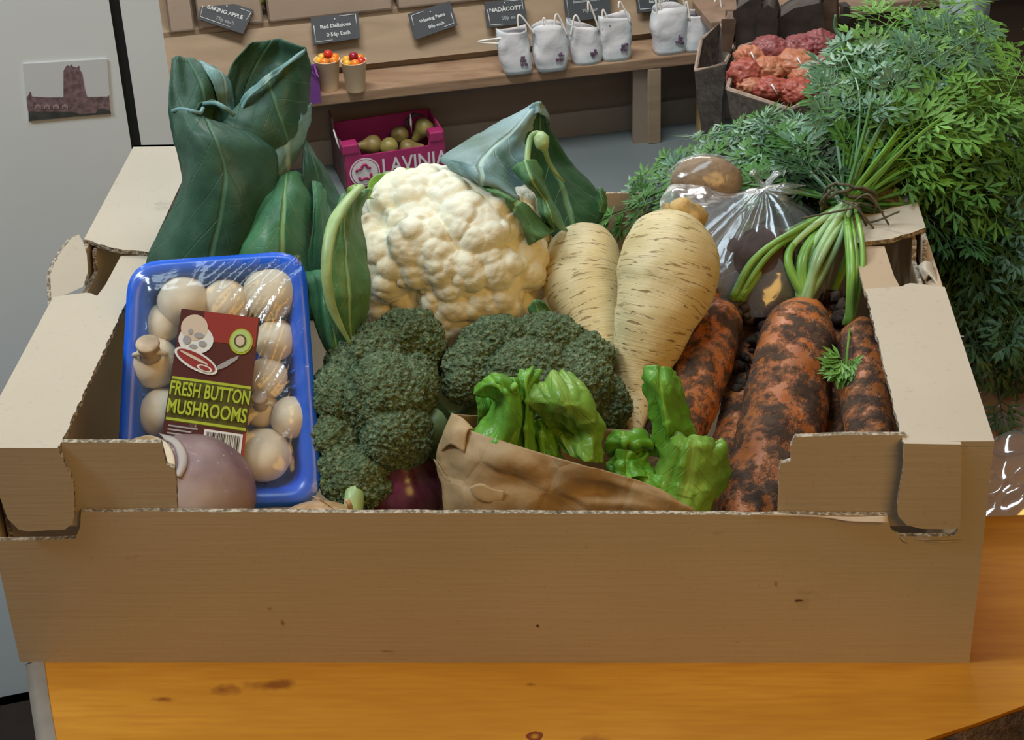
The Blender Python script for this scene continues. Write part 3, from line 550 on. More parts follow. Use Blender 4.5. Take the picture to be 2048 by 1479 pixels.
# ---- stalks and foliage
def lobe(p, d, n, L, wd):
    t_ = np.cross(n, d); t_ /= np.linalg.norm(t_)+1e-9
    return [p-t_*wd*.18, p+d*L*.55-t_*wd*.5+n*wd*.12, p+d*L, p+d*L*.55+t_*wd*.5+n*wd*.12, p+t_*wd*.18]
def unit(v): return v/(np.linalg.norm(v)+1e-9)
def frond_geo(P, R0, spread, rr, scale=1.0, start=.25, droop=.25):
    T, N, B = frames(P); n_ = len(P); Vs, Fs = [], []
    def add(vs):
        b = len(Vs); Vs.extend(vs); Fs.append((b, b+1, b+2)); Fs.append((b, b+2, b+3, b+4))
    def tri(p, q, w_, n):
        t_ = unit(np.cross(n, q-p))*w_; b = len(Vs); m = (p+q)/2+n*w_*.8
        Vs.extend([p-t_, p+t_, q+t_*.5, q-t_*.5, p+n*w_, q+n*w_*.5]); Fs.append((b, b+3, b+5, b+4)); Fs.append((b+1, b+4, b+5, b+2)); Fs.append((b, b+1, b+2, b+3))
    nrm = unit(np.array([rr.uniform(-.5, .5), -.6, .8]))
    np_ = max(3, int(6.5*(1-start)))
    for k in range(np_+1):
        t = start+(1-start)*k/np_; i = min(n_-1, t*(n_-1)); j = int(i); p = P[j] if j >= n_-1 else P[j]+(P[j+1]-P[j])*(i-j)
        d0 = T[min(j, n_-1)]; side = unit(np.cross(nrm, d0)); nn = unit(np.cross(d0, side))
        env = math.sin(math.pi*min(1, .22+.78*(1-(t-start)/(1-start+1e-9))))*1.0 if k else .6
        for sg in ((-1, 1) if k < np_ else (0,)):
            L = spread*(.35+.65*env)*rr.uniform(.75, 1.15)
            d = unit(d0*rr.uniform(.7, 1.)+side*sg*1.0+nn*rr.uniform(-.35, .35)) if sg else d0
            if not sg: L *= .6
            q = p+d*L+np.array([0, 0, -1])*L*droop*rr.uniform(.2, 1)
            tri(p, q, .00045*scale, nn)
            ns = 3
            for m in range(1, ns+2):
                a = p+(q-p)*m/(ns+1); ed = unit(q-p); es = unit(np.cross(nn, ed))
                if m == ns+1:
                    for an in (-.5, 0, .5): add(lobe(a, unit(ed+es*an), nn, .011*scale*rr.uniform(.8, 1.3), .0034*scale))
                    continue
                for s2 in (-1, 1):
                    l2 = L*.42*(1.15-m/(ns+1))*rr.uniform(.8, 1.2)+.003; dd = unit(ed*.8+es*s2+nn*rr.uniform(-.4, .4)); e_ = a+dd*l2
                    tri(a, e_, .00045*scale, nn)
                    ll = .0108*scale*rr.uniform(.75, 1.3)
                    add(lobe(e_, dd, nn, ll, .0034*scale))
                    for an in (-.8, .8): add(lobe(a+dd*l2*.6, unit(dd+unit(np.cross(nn, dd))*an), nn, ll*.9, .0032*scale))
    return np.array(Vs), Fs
rr = random.Random(21)
tie = aty(1697, 408, .30)
regs = [  # count, x0,x1,y0,y1,Y0,Y1,material, spread
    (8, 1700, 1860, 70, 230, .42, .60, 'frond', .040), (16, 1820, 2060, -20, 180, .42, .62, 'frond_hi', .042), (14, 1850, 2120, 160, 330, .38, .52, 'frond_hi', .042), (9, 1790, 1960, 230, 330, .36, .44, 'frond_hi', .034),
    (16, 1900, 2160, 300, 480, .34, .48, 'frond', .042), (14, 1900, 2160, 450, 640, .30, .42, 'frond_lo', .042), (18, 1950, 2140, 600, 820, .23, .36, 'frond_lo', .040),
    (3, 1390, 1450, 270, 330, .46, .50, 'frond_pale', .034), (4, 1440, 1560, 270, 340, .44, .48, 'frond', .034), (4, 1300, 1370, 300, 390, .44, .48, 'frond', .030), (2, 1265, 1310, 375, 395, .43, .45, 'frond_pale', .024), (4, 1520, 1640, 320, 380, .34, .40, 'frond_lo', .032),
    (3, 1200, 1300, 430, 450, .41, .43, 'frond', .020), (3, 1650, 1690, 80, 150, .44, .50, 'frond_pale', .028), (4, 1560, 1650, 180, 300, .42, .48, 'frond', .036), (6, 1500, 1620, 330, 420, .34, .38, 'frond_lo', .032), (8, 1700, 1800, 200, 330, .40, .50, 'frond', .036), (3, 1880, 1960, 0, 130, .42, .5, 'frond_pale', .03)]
ends = []
for (n_, x0, x1, y0, y1, Y0, Y1, mt, spd) in regs:
    for i in range(n_): ends.append((rr.uniform(x0, x1), rr.uniform(y0, y1), rr.uniform(Y0, Y1), mt, spd))
rr.shuffle(ends)
keys = ['A']*14+['B']*9+['E']*7+['C']*2+['F']*2+['D']*2
crown = {'A': (1606, 606), 'B': (1474, 596), 'C': (1420, 570), 'D': (1520, 640), 'E': (1700, 650), 'F': (1668, 600)}
kd = {'A': .24, 'B': .238, 'C': .262, 'D': .27, 'E': .205, 'F': .28}
bend = {'A': (1625, 500), 'B': (1545, 500), 'C': (1560, 480), 'D': (1590, 500), 'E': (1715, 520), 'F': (1700, 500)}
byk = {}
per = -(-len(ends)//len(keys))
for i, k_ in enumerate(keys):
    e = carrots[k_][0]; cx, cy = crown[k_]; bx_, by_ = bend[k_]; sp_ = 1.0
    a = aty(cx+rr.uniform(-11, 11), cy+rr.uniform(-3, 6), kd[k_]+.004)
    spr = {'A': 48, 'B': 26, 'E': 18}.get(k_, 15)
    u_ = rr.uniform(-1, 1)
    b = aty(bx_+u_*spr, by_+rr.uniform(-6, 6)-u_*(10 if k_ == 'B' else 0), kd[k_]+.03+rr.uniform(-.012, .012)); c = aty(1697+u_*16+rr.uniform(-8, 8), 410+rr.uniform(-8, 8), .30+rr.uniform(-.01, .012))
    P = cr1([a, b, c], 8); rad = rr.uniform(.0022, .0034) if k_ == 'A' else rr.uniform(.0016, .0026)
    V, F, U = tube(P, np.linspace(rad*1.25, rad*.8, len(P)), 8)
    mt = M['carrot_stalk_pale'] if (k_ == 'A' and rr.random() < .55) else M['carrot_stalk']
    stk = mesh('stalk', V, F, mt, e)
    mine = ends[i*per:(i+1)*per]
    bymat = {}
    for (x, y, Y, mk, spd) in mine:
        t = aty(x, y, Y); L = np.linalg.norm(t-c); mid = c+(t-c)*.5+np.array([0, 0, L*(.10 if y > 420 and x > 1850 else .12)])+np.array([rr.uniform(-1, 1), rr.uniform(-1, 1), 0])*.01
        if x > 1850 and y > 420: mid = aty(1840+.35*(x-1840), 400+.2*(y-400), .34)
        if y > 700: mid = aty(1935, 500, .33)
        Q = cr1([c, mid, t], 8); V, F, _ = tube(Q, np.linspace(rad*.62, .0005, len(Q)), 5)
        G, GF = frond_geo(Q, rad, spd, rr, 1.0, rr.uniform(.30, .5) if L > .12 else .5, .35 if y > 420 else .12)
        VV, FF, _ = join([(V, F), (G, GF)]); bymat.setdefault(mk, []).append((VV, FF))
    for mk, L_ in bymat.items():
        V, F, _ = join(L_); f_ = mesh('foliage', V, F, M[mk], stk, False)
print('frond ends', len(ends))
# one long pale bare stalk curving over the spray, and small broken leaf on the carrot
e = carrots['B'][0]
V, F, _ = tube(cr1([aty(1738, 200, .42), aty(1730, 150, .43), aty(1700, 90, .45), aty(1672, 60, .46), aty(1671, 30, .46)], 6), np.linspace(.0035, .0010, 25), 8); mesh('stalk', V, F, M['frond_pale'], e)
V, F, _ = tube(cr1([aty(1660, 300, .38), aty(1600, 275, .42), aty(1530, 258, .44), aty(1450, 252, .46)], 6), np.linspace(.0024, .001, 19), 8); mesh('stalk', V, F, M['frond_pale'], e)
V, F, _ = tube(cr1([aty(1875, 300, .37), aty(1890, 220, .41), aty(1905, 150, .44), aty(1925, 60, .46)], 6), np.linspace(.0042, .002, 19), 8, flat=.6); mesh('stalk', V, F, M['carrot_stalk'], carrots['A'][0])
e = carrots['E'][0]; Q = cr1([aty(1700, 655, .20), aty(1696, 690, .178), aty(1692, 735, .158)], 6)
V, F, _ = tube(Q, .0007, 5); G, GF = frond_geo(Q, .001, .011, rr, .9, .8, .2); VV, FF, _ = join([(V, F), (G, GF)]); mesh('broken_leaf', VV, FF, M['carrot_stalk'], e, False)
tw = []
for i in range(3):
    a = np.linspace(0, 2*math.pi, 30); q = tie+np.array([0, 0, .004*i-.004]); dx = unit(aty(1750, 420, .30)-aty(1640, 400, .30)); dz = unit(np.cross(dx, unit(aty(1760, 250, .40)-aty(1600, 590, .24))))
    tw.append(tube(np.array([q+dx*math.cos(t)*.019+dz*math.sin(t)*.016+fbm(np.array([[t, i, 0]]), 2, i)[0]*.006 for t in a]), .0012, 6))
for i in range(5):
    p = tie+dx*rr.uniform(-.02, .02)-fw*.014; tw.append(tube(cr1([p, p+unit(np.array([rr.uniform(-1, 1), -.4, rr.uniform(-1, .6)]))*.015, p+unit(np.array([rr.uniform(-1, 1), -.3, rr.uniform(-1, .6)]))*.03], 5), .0008, 5))
V, F, _ = join(tw); tag(mesh('twine', V, F, plain('brown_twine', (.10, .085, .05), .8, .4, 200)), 'thin dark twine tied round the bunch of carrot tops', 'string')
# ================================================================== clear film
def film(name, tint=(1, 1, 1), dens=.12, scale=60, st=.5, gl=.6, cap=.35):
    t = NT(name); t.t.nodes.remove(t.b); o = t.coord(); n = t.noise(o, scale, 3, .5, 1.2)
    tr = t.n('BsdfTransparent'); tr.inputs[0].default_value = (*tint, 1); g = t.n('BsdfGlossy'); g.inputs['Roughness'].default_value = .16; g.inputs[0].default_value = (1, 1, 1, 1)
    b = t.n('Bump'); b.inputs['Strength'].default_value = st; b.inputs['Distance'].default_value = .002; t.link(n, b.inputs['Height']); t.link(b.outputs[0], g.inputs['Normal'])
    fr = t.n('Fresnel'); ge = t.n('NewGeometry'); t.link(t.math('ADD', 1.45, t.math('MULTIPLY', ge.outputs['Backfacing'], 1/1.45-1.45)), fr.inputs[0])
    d = t.n('BsdfDiffuse'); d.inputs[0].default_value = (.75, .8, .85, 1)
    m1 = t.n('MixShader'); m1.inputs[0].default_value = dens; t.link(tr.outputs[0], m1.inputs[1]); t.link(d.outputs[0], m1.inputs[2])
    m2 = t.n('MixShader'); t.link(t.math('MINIMUM', t.math('MULTIPLY', fr.outputs[0], gl*2.0), cap), m2.inputs[0]); t.link(m1.outputs[0], m2.inputs[1]); t.link(g.outputs[0], m2.inputs[2])
    t.link(m2.outputs[0], t.out.inputs[0]); return t.m
M['film'] = film('clear_film', dens=.05, scale=40, st=.6, cap=.2)
M['bagfilm'] = film('clear_bag', dens=.10, scale=26, st=.8, gl=1.6, cap=.55)

# ================================================================== punnet of mushrooms
M['blue'] = plain('blue_plastic', (.018, .125, .72), .28, .08, 20, 0, .5)
M['mush'] = plain('mushroom_skin', (.72, .62, .46), .5, .18, 45, .25, .3)
M['mush_stem'] = plain('mushroom_stem', (.46, .34, .23), .6, .35, 80, .3, .3)
pc = aty(432, 758, .122)
def pl(x, y, off=0):                                    # photo point on the tray's rim plane, offset along its normal
    d = ray(x, y); n = PN; t = ((pc-CAM) @ n)/(d @ n); return CAM+d*t+n*off
PN = unit(np.array([.10, -.80, .60]))
pe = empty('mushroom_punnet', (pc[0], .10, .004), 'shallow blue plastic punnet under clear film, propped upright behind the turnip', 'punnet')
corner = [(262, 530), (604, 506), (640, 1005), (236, 1020)]
C4 = np.array([pl(*c) for c in corner]); ctr = C4.mean(0)
def rrect(inset, depth, rad=.020, n=6):
    pts = []
    for i in range(4):
        c = C4[i]; p, q = C4[i-1], C4[(i+1) % 4]; a, b = unit(p-c), unit(q-c)
        s = inset/max(.3, np.linalg.norm(np.cross(a, b))); c = c+(a+b)*s; r_ = max(rad-inset*.5, .006)
        for k in range(n+1):
            t = k/n; pts.append(c+a*r_*(1-t)**2+b*r_*t**2)
    return np.array(pts)+PN*depth
rings = [(-.001, -.004), (-.0015, 0), (.002, .0015), (.0065, .001), (.010, -.004), (.016, -.022), (.021, -.027), (.032, -.028), (.050, -.0275)]
G = np.array([rrect(i, d) for i, d in rings]); n_, m_ = G.shape[:2]
for k in range(4, 7):                                   # pressed flutes down the sides
    for j in range(m_): G[k, j] += PN*0
V = G.reshape(-1, 3); F = gridF(n_, m_, True)+[tuple(range((n_-1)*m_, n_*m_))]
mesh('tray', V, F, M['blue'], pe, solid=.0009)
ribs = []
for (a, b) in ((0, 1), (1, 2), (2, 3), (3, 0)):
    for k in range(2, 12):
        t = k/13; p = C4[a]+(C4[b]-C4[a])*t; ind = unit(ctr-p); ribs.append(tube([p+ind*.0105+PN*-.005, p+ind*.0162-PN*.021], .0016, 6))
V, F, _ = join(ribs); mesh('pressed_ribs', V, F, M['blue'], pe)
# film, bulging over the mushrooms
n = 60; G = np.zeros((n, n, 3))
for i in range(n):
    for j in range(n):
        u, v = i/(n-1), j/(n-1); p = (C4[0]*(1-u)+C4[1]*u)*(1-v)+(C4[3]*(1-u)+C4[2]*u)*v
        e_ = min(1, 9*min(u, 1-u))*min(1, 9*min(v, 1-v)); G[i, j] = ctr+(p-ctr)*.985+PN*(.002+.009*e_)
G += PN*(fbm(G, 42, 2, 3)*.007)[..., None]
for i in range(n):
    for j in range(n):
        u, v = i/(n-1), j/(n-1); G[i, j] += PN*.0016*math.sin((u*.9+v)*58+3*math.sin(v*9))*min(1, max(0, u-.35)*3)*min(1, max(0, .8-v)*3)
fmo = mesh('film', G.reshape(-1, 3), gridF(n, n), M['film'], pe)
ms = [(362, 597, 47, 0, 0), (447, 600, 44, -1, 0), (538, 583, 50, 0, 0), (318, 640, 36, -2, 0), (303, 722, 46, 0, 1), (548, 676, 40, -1, 0), (320, 822, 46, -1, 0), (532, 752, 38, -1, 0), (580, 832, 38, 0, 0), (524, 908, 50, 0, 0), (520, 815, 32, -2, 1), (430, 700, 44, -2, 0), (420, 800, 44, -2, 0), (440, 900, 42, -2, 0)]
where = ['top left, rounded cap', 'top middle, bluish under the film', 'top right corner, with a tiny dark speck', 'upper left, half hidden behind the stem', 'left edge, showing collar and stem', 'right side, just beside the label top', 'lower left, beside the barcode label', 'right side, wedged in the middle', 'lower right edge, egg-shaped', 'bottom right, largest and yellowish', 'right side, brownish with cut stem', 'under the label top', 'under the label middle', 'under the barcode']
r = random.Random(3)
for i, (x, y, R_, dz, stm) in enumerate(ms):
    c = pl(x, y, -.010+dz*.003); s_ = pxs(c); rad = R_*s_*1.12; V, F = ico(4)
    e = empty('button_mushroom', c, 'cream button mushroom in the blue punnet, '+where[i], 'mushroom', 'mushrooms in the blue punnet')
    if i in (11, 12, 13): e['label'] = 'cream button mushroom mostly hidden under the '+('top', 'middle', 'bottom')[i-11]+' of the printed punnet label'
    ax_ = unit(PN+np.array([r.uniform(-.5, .5), r.uniform(-.2, .2), r.uniform(-.5, .5)])*.9)
    h = V @ ax_; P = V-ax_*h[:, None]*(np.where(h < 0, .55, .12))[:, None]; P = P*rad*(1+.10*fbm(V, 1.7, i*3, 2))[:, None]
    mesh('cap', P, F, M['mush'], e, local=True)
    sd = unit(np.array([.05, -.3, .9])) if stm else -ax_
    bb = sd*rad*(.55 if stm else .4); T_ = tube(cr1([bb*.6+PN*rad*(.5 if stm else 0), bb*1.5+PN*rad*(.6 if stm else 0), bb*2.0+PN*rad*(.6 if stm else 0)], 5), [rad*.42]*6+[rad*.44, rad*.46, rad*.47, rad*.46, rad*.40], 18)
    if stm or dz > -2: mesh('stem', T_[0], T_[1], M['mush_stem'], e, local=True)
    if stm:
        a = np.linspace(0, 2*math.pi, 24); t1 = unit(np.cross(sd, PN)); t2 = PN
        rg = tube([bb*.75+PN*rad*.5+t1*math.cos(q)*rad*.62+t2*math.sin(q)*rad*.5 for q in a], rad*.09, 8); mesh('collar', rg[0], rg[1], M['mush'], e, local=True)
# printed label under the film
def lb(u, v, off=0.): # label coordinates 0..1 across, 0..1 down
    a, b, c, d = [np.array(q) for q in ((368, 622), (524, 641), (489, 930), (324, 905))]
    p = (a*(1-u)+b*u)*(1-v)+(d*(1-u)+c*u)*v; return pl(p[0], p[1], .0125+off+.0010*math.sin(u*3.1))
def lquad(name, u0, v0, u1, v1, mat, off, par):
    n = 6; V = [lb(u0+(u1-u0)*i/n, v0+(v1-v0)*j/2, off) for j in range(3) for i in range(n+1)]
    return mesh(name, V, gridF(3, n+1), mat, par, True)
lm = {k: plain('label_'+k, c, .35, .03, 10, 0, .6) for k, c in dict(maroon=(.085, .018, .016), red=(.30, .035, .03), lime=(.42, .50, .04), white=(.75, .73, .70), black=(.02, .02, .02), cream=(.65, .52, .40), grey=(.35, .34, .34), olive=(.09, .085, .018)).items()}
lab = lquad('label', 0, 0, 1, 1, lm['maroon'], 0, pe); lab['label'] = 'maroon printed label'
lquad('label_panel', .30, .0, .98, .20, lm['red'], .0002, lab)
lquad('label_band', .02, .475, .99, .78, lm['olive'], .0002, lab)
for v in ((.470, .488), (.755, .773)): lquad('label_band', .02, v[0], .99, v[1], lm['lime'], .0004, lab)
lquad('label_band', .97, .79, 1, 1, lm['red'], .0004, lab)
ex = lb(.9, .6)-lb(.1, .6); ey = lb(.5, .5)-lb(.5, .6)
text('FRESH BUTTON', .0098, lb(.51, .555, .0018), ex, ey, lm['lime'], lab, bold=.0002, sx=.755, sy=1.3)
text('MUSHROOMS', .0098, lb(.50, .680, .0018), ex, ey, lm['lime'], lab, bold=.0002, sx=.86, sy=1.3)
lquad('barcode', .50, .80, .965, .955, lm['white'], .0006, lab)
x = .525; r = random.Random(8)
while x < .93:
    w_ = r.choice([.006, .009, .014]); lquad('barcode_bar', x, .815, min(x+w_, .945), .925, lm['black'], .0009, lab); x += w_+r.choice([.007, .01, .016])
for k in range(4): lquad('small_print', .06, .805+k*.026, .42-.07*(k % 2)-(.05 if k > 1 else 0), .816+k*.026, lm['grey'], .0005, lab)
lquad('label_panel', .60, .965, 1, 1, lm['lime'], .0006, lab)
def lblob(name, pts, mat, off):
    V = [lb(u, v, off) for u, v in pts]; c = np.mean(V, 0); V = [c]+V; n = len(pts)
    return mesh(name, V, [(0, 1+i, 1+(i+1) % n) for i in range(n)], mat, lab, False)
def ell(cx, cy, a, b, rot=0, n=22, wob=0, s=0):
    r_ = random.Random(s); return [(cx+math.cos(t)*a*math.cos(rot)-math.sin(t)*b*math.sin(rot), cy+math.cos(t)*a*math.sin(rot)*.55+math.sin(t)*b) for t in [2*math.pi*i/n for i in range(n)]]
lblob('emblem', ell(.24, .20, .22, .10), lm['white'], .0005); lblob('emblem', ell(.20, .12, .17, .09), lm['cream'], .0006)
for q in ((.13, .21, .05, .03), (.27, .17, .06, .02), (.33, .225, .05, .02), (.22, .25, .05, .015), (.16, .15, .03, .02)): lblob('emblem', ell(*q), lm['grey'], .0009)
lblob('emblem', ell(.28, .345, .30, .062, .35), lm['white'], .0010); lblob('emblem', ell(.28, .343, .265, .047, .35), lm['red'], .0013); lblob('emblem', ell(.25, .325, .20, .010, .35), lm['cream'], .0016)
lblob('emblem', ell(.40, .39, .10, .022, .2), lm['white'], .0016); lblob('emblem', ell(.40, .39, .07, .014, .2), lm['red'], .0018)
lblob('emblem', ell(.80, .175, .145, .088), lm['lime'], .0006); lblob('emblem', ell(.80, .172, .125, .076), plain('label_pale_green', (.45, .58, .20), .4), .0009); lblob('emblem', ell(.79, .172, .075, .045), lm['olive'], .0012); lblob('emblem', ell(.79, .172, .055, .034), lm['cream'], .0014)
lblob('emblem', [(.55, .36), (.70, .30), (.80, .27), (.78, .30), (.66, .36), (.56, .39)], lm['grey'], .0006)

# ================================================================== turnip
def turnip_mat():
    t = NT('turnip_skin'); o = t.coord(); n = t.noise(o, 20, 4, .6, .4); s_ = t.n('SeparateXYZ'); t.link(o, s_.inputs[0])
    pat = t.math('ADD', t.math('MULTIPLY', s_.outputs[2], 9), t.math('MULTIPLY', s_.outputs[0], -7)); pat = t.math('ADD', pat, n)
    purple = t.ramp(t.noise(o, 60, 4), [(.3, (.17, .085, .10)), (.7, (.30, .18, .17))])
    col = t.mix(t.ramp(t.noise(o, 9, 2, .5), [(.42, 0.), (.64, .8)]), purple, (.42, .33, .30))
    sc_ = t.noise(t.coord('Object', (1, 3, 1)), 26, 4, .6, 2.5)
    m = t.math('MULTIPLY', t.ramp(sc_, [(.60, 0.), (.70, .5)]), t.ramp(t.math('ADD', t.math('MULTIPLY', s_.outputs[2], 14), t.math('MULTIPLY', s_.outputs[0], -8)), [(.30, 0.), (.52, 1.)]))
    col = t.mix(m, col, (.62, .50, .33)); sp = t.ramp(t.noise(o, 260, 2), [(.70, 0.), (.76, .6)]); col = t.mix(sp, col, (.62, .52, .42))
    t.bump(t.math('ADD', t.math('MULTIPLY', m, -.5), t.math('MULTIPLY', n, .5)), .4, .002); return t.done(col, .5, .4)
tc = aty(382, 985, .062); te = empty('turnip', tc, 'big purple and cream turnip tucked behind the left front corner', 'turnip')
V, F = ico(6); s_ = pxs(tc); V2 = V*np.array([.0515, .048, .047])*(130*s_/.0515); V2 += V*(.003*fbm(V, 1.6, 3))[:, None]*1; mesh('root', V2, F, turnip_mat(), te, local=True)
def tsph(x, y, o=.0005):
    d = ray(x, y); d = d/np.linalg.norm(d); oc = CAM-tc; R_ = .0478*(130*s_/.0515)+o; b_ = oc @ d; return CAM+d*(-b_-math.sqrt(max(0, b_*b_-(oc @ oc-R_*R_))))
def tpatch(rows, mat, o):
    G = cr1(np.array([[list(q) for q in r_] for r_ in rows], float), 6); G = np.swapaxes(cr1(np.swapaxes(G, 0, 1), 6), 0, 1)
    n_, m_ = G.shape[:2]; V = np.array([[tsph(*G[i, j], o+.0012*math.sin(math.pi*j/(m_-1))) for j in range(m_)] for i in range(n_)]); mesh('neck_scar', V.reshape(-1, 3), gridF(n_, m_), mat, te, solid=.0006)
ts1 = plain('turnip_scar', (.62, .50, .34), .6, .15, 60, .3); ts2 = plain('turnip_scar_dark', (.15, .05, .06), .6, .3, 60, .3)
tpatch([[(268, 876), (262, 882), (256, 890)], [(300, 870), (302, 884), (300, 896)], [(332, 884), (326, 902), (316, 912)], [(348, 912), (338, 925), (326, 930)], [(350, 945), (340, 952), (330, 950)]], ts1, .0006)
tpatch([[(318, 866), (330, 880)], [(352, 876), (346, 890)], [(372, 902), (355, 912)], [(374, 930), (356, 932)], [(362, 955), (350, 950)]], plain('turnip_scar_pale', (.45, .38, .34), .6), .0002)
# ================================================================== red onion and skins
oc_ = aty(806, 985, .100); oe = empty('red_onion', oc_, 'dark red onion half hidden under the broccoli, beside the paper bag', 'onion')
t = NT('red_onion_skin'); c = t.coord('Object', (1, 1, .15)); n = t.noise(c, 160, 3); n2 = t.noise(t.coord(), 30, 2)
mo = t.done(t.mix(t.math('MULTIPLY', n2, .5), t.ramp(n, [(.35, (.055, .008, .02)), (.7, (.15, .03, .055))]), (.10, .02, .04)), .22, .6)
V, F = ico(5); h = V[:, 2]; V2 = V*np.array([.029, .029, .029]); V2[:, 2] += np.where(h > .75, (h-.75)*.05, 0); mesh('bulb', V2, F, mo, oe, local=True)
ob_ = aty(640, 1076, .05); oo = empty('brown_onion', ob_, 'pale brown onion with loose papery skin, just behind the front edge', 'onion')
t = NT('brown_onion_skin'); n = t.noise(t.coord('Object', (1, 1, .15)), 160, 3); mo2 = t.done(t.ramp(n, [(.35, (.42, .23, .10)), (.7, (.58, .38, .20))]), .35, .5)
V, F = ico(5); mesh('bulb', V*np.array([.033, .026, .0235]), F, mo2, oo, local=True)
for rws in ([[(622, 990, .035), (640, 998, .03)], [(640, 1003, .03), (655, 1010, .028)], [(658, 1012, .03), (668, 1020, .03)]], [[(688, 1000, .03), (698, 996, .03)], [(694, 1012, .028), (704, 1010, .028)], [(696, 1030, .03), (708, 1030, .03)]]):
    V, F, _ = surf(rws, 5, .0012, 3); mesh('papery_skin', V, F, mo2, oo, solid=.0004)

# ================================================================== brown paper bag with lettuce
def paper_mat():
    t = NT('brown_paper'); o = t.coord(); n = t.noise(o, 30, 4); v = t.vor(o, 28, 'DISTANCE_TO_EDGE'); f = t.noise(o, 300, 2)
    t.bump(t.math('ADD', t.ramp(v, [(0, .5), (.10, 1.)]), t.math('MULTIPLY', n, 2.2)), .45, .003)
    return t.done(t.mix(t.math('MULTIPLY', f, .2), t.ramp(n, [(.3, (.36, .24, .115)), (.7, (.44, .30, .155))]), (.3, .18, .09)), .6, .35)
M['paper'] = paper_mat()
pg = empty('paper_bag', aty(1080, 1000, .045)*[1, 1, 0]+[0, 0, .004], 'crumpled torn brown paper bag of lettuce lying at the front edge', 'bag')
V, F, _ = surf([[(906, 829, .072), (938, 858, .056), (1024, 887, .040), (1100, 910, .034), (1185, 934, .032), (1300, 968, .030), (1366, 1004, .029)], [(880, 895, .065), (932, 905, .046), (1030, 925, .033), (1105, 942, .030), (1190, 958, .030), (1302, 986, .027), (1390, 1020, .027)], [(878, 940, .058), (935, 955, .040), (1035, 965, .032), (1110, 985, .025), (1190, 980, .031), (1304, 1005, .026), (1410, 1040, .026)], [(888, 985, .050), (940, 1000, .034), (1040, 1005, .027), (1120, 1015, .026), (1200, 1015, .024), (1310, 1030, .024), (1420, 1070, .025)], [(892, 1090, .040), (950, 1095, .030), (1040, 1090, .026), (1120, 1095, .024), (1200, 1095, .024), (1310, 1100, .024), (1420, 1110, .025)]], 8, .0028, 5)
V += (fw*-1)[None]*(np.abs(noise(V, 30, 40)-.5)*.012)[:, None]
V += (-fw)[None]*(.0045*(dome(V, 21, 77)-.6)+.0025*(dome(V, 52, 78)-.6))[:, None]
V[:, 1] = np.maximum(V[:, 1], .0125)
mesh('front_sheet', V, F, M['paper'], pg, solid=.0005)
V, F, _ = surf([[(908, 828, .075), (1000, 835, .105), (1215, 856, .115), (1290, 866, .11), (1400, 900, .10), (1448, 950, .09)], [(905, 880, .075), (1000, 900, .108), (1215, 920, .118), (1290, 930, .112), (1400, 960, .10), (1446, 985, .085)], [(900, 1060, .07), (1000, 1080, .11), (1215, 1090, .12), (1290, 1090, .115), (1400, 1090, .10), (1440, 1060, .07)]], 7, .0015, 15)
mesh('back_sheet', V, F, M['paper'], pg, solid=.0006)
V, F, _ = surf([[(905, 826, .073), (925, 836, .064), (948, 858, .056)], [(884, 868, .064), (905, 860, .055), (935, 862, .052)], [(876, 905, .062), (900, 888, .050), (928, 905, .044)]], 7, .0012, 6); mesh('torn_corner', V, F, M['paper'], pg, solid=.0006)
V, F, _ = surf([[(866, 918, .060), (876, 928, .057)], [(872, 932, .058), (886, 945, .052)], [(884, 950, .052), (898, 962, .046)]], 5, .0012, 7); mesh('torn_corner', V, F, M['paper'], pg, solid=.0006)
V, F, _ = surf([[(940, 972, .0335), (962, 965, .0325), (985, 974, .0315), (1010, 980, .030)], [(945, 985, .033), (965, 990, .031), (985, 995, .030), (1008, 992, .029)], [(955, 996, .032), (975, 1003, .030), (992, 1001, .0295), (1004, 1004, .029)]], 5, .002, 17); V += (-fw)*.003; mesh('torn_patch', V, F, plain('torn_paper_inner', (.50, .35, .18), .7, .15, 80), pg, solid=.0004)
LT, LO = M['lettuce'], M['lettuce_lo']
lt = empty('lettuce', aty(1170, 960, .07)*[1, 1, 0]+[0, 0, .004], 'loose bright green round lettuce leaves poking out of the paper bag', 'lettuce')
leaf([[(945, 772, .068), (965, 756, .066), (990, 752, .068), (1012, 762, .072)], [(948, 790, .062), (975, 770, .056), (1005, 764, .056), (1028, 776, .064)], [(990, 800, .075), (1003, 800, .058), (1018, 800, .050), (1040, 805, .058)], [(975, 845, .072), (992, 845, .054), (1012, 850, .047), (1040, 850, .055)], [(935, 870, .060), (960, 880, .048), (1000, 890, .042), (1035, 880, .052)], [(935, 892, .055), (960, 905, .045), (1000, 920, .040), (1035, 920, .048)]], LT, lt, s=40, wr=.002)
leaf([[(950, 795, .085), (975, 775, .09), (1000, 775, .09)], [(955, 820, .08), (985, 810, .085), (1010, 815, .08)], [(955, 850, .08), (985, 860, .082), (1010, 860, .08)]], LT, lt, s=41)
leaf([[(1012, 758, .075), (1026, 752, .068), (1038, 762, .07)], [(1018, 775, .07), (1030, 776, .058), (1040, 790, .064)], [(1015, 800, .068), (1028, 802, .056), (1036, 812, .06)]], LT, lt, s=42, k=6)
leaf([[(1040, 742, .085), (1060, 736, .078), (1085, 742, .08)], [(1033, 765, .075), (1052, 762, .066), (1078, 770, .076)], [(1040, 800, .070), (1058, 800, .060), (1075, 802, .072)], [(1036, 850, .066), (1056, 850, .056), (1072, 850, .068)], [(1035, 905, .055), (1052, 910, .050), (1070, 905, .060)]], LT, lt, s=43)
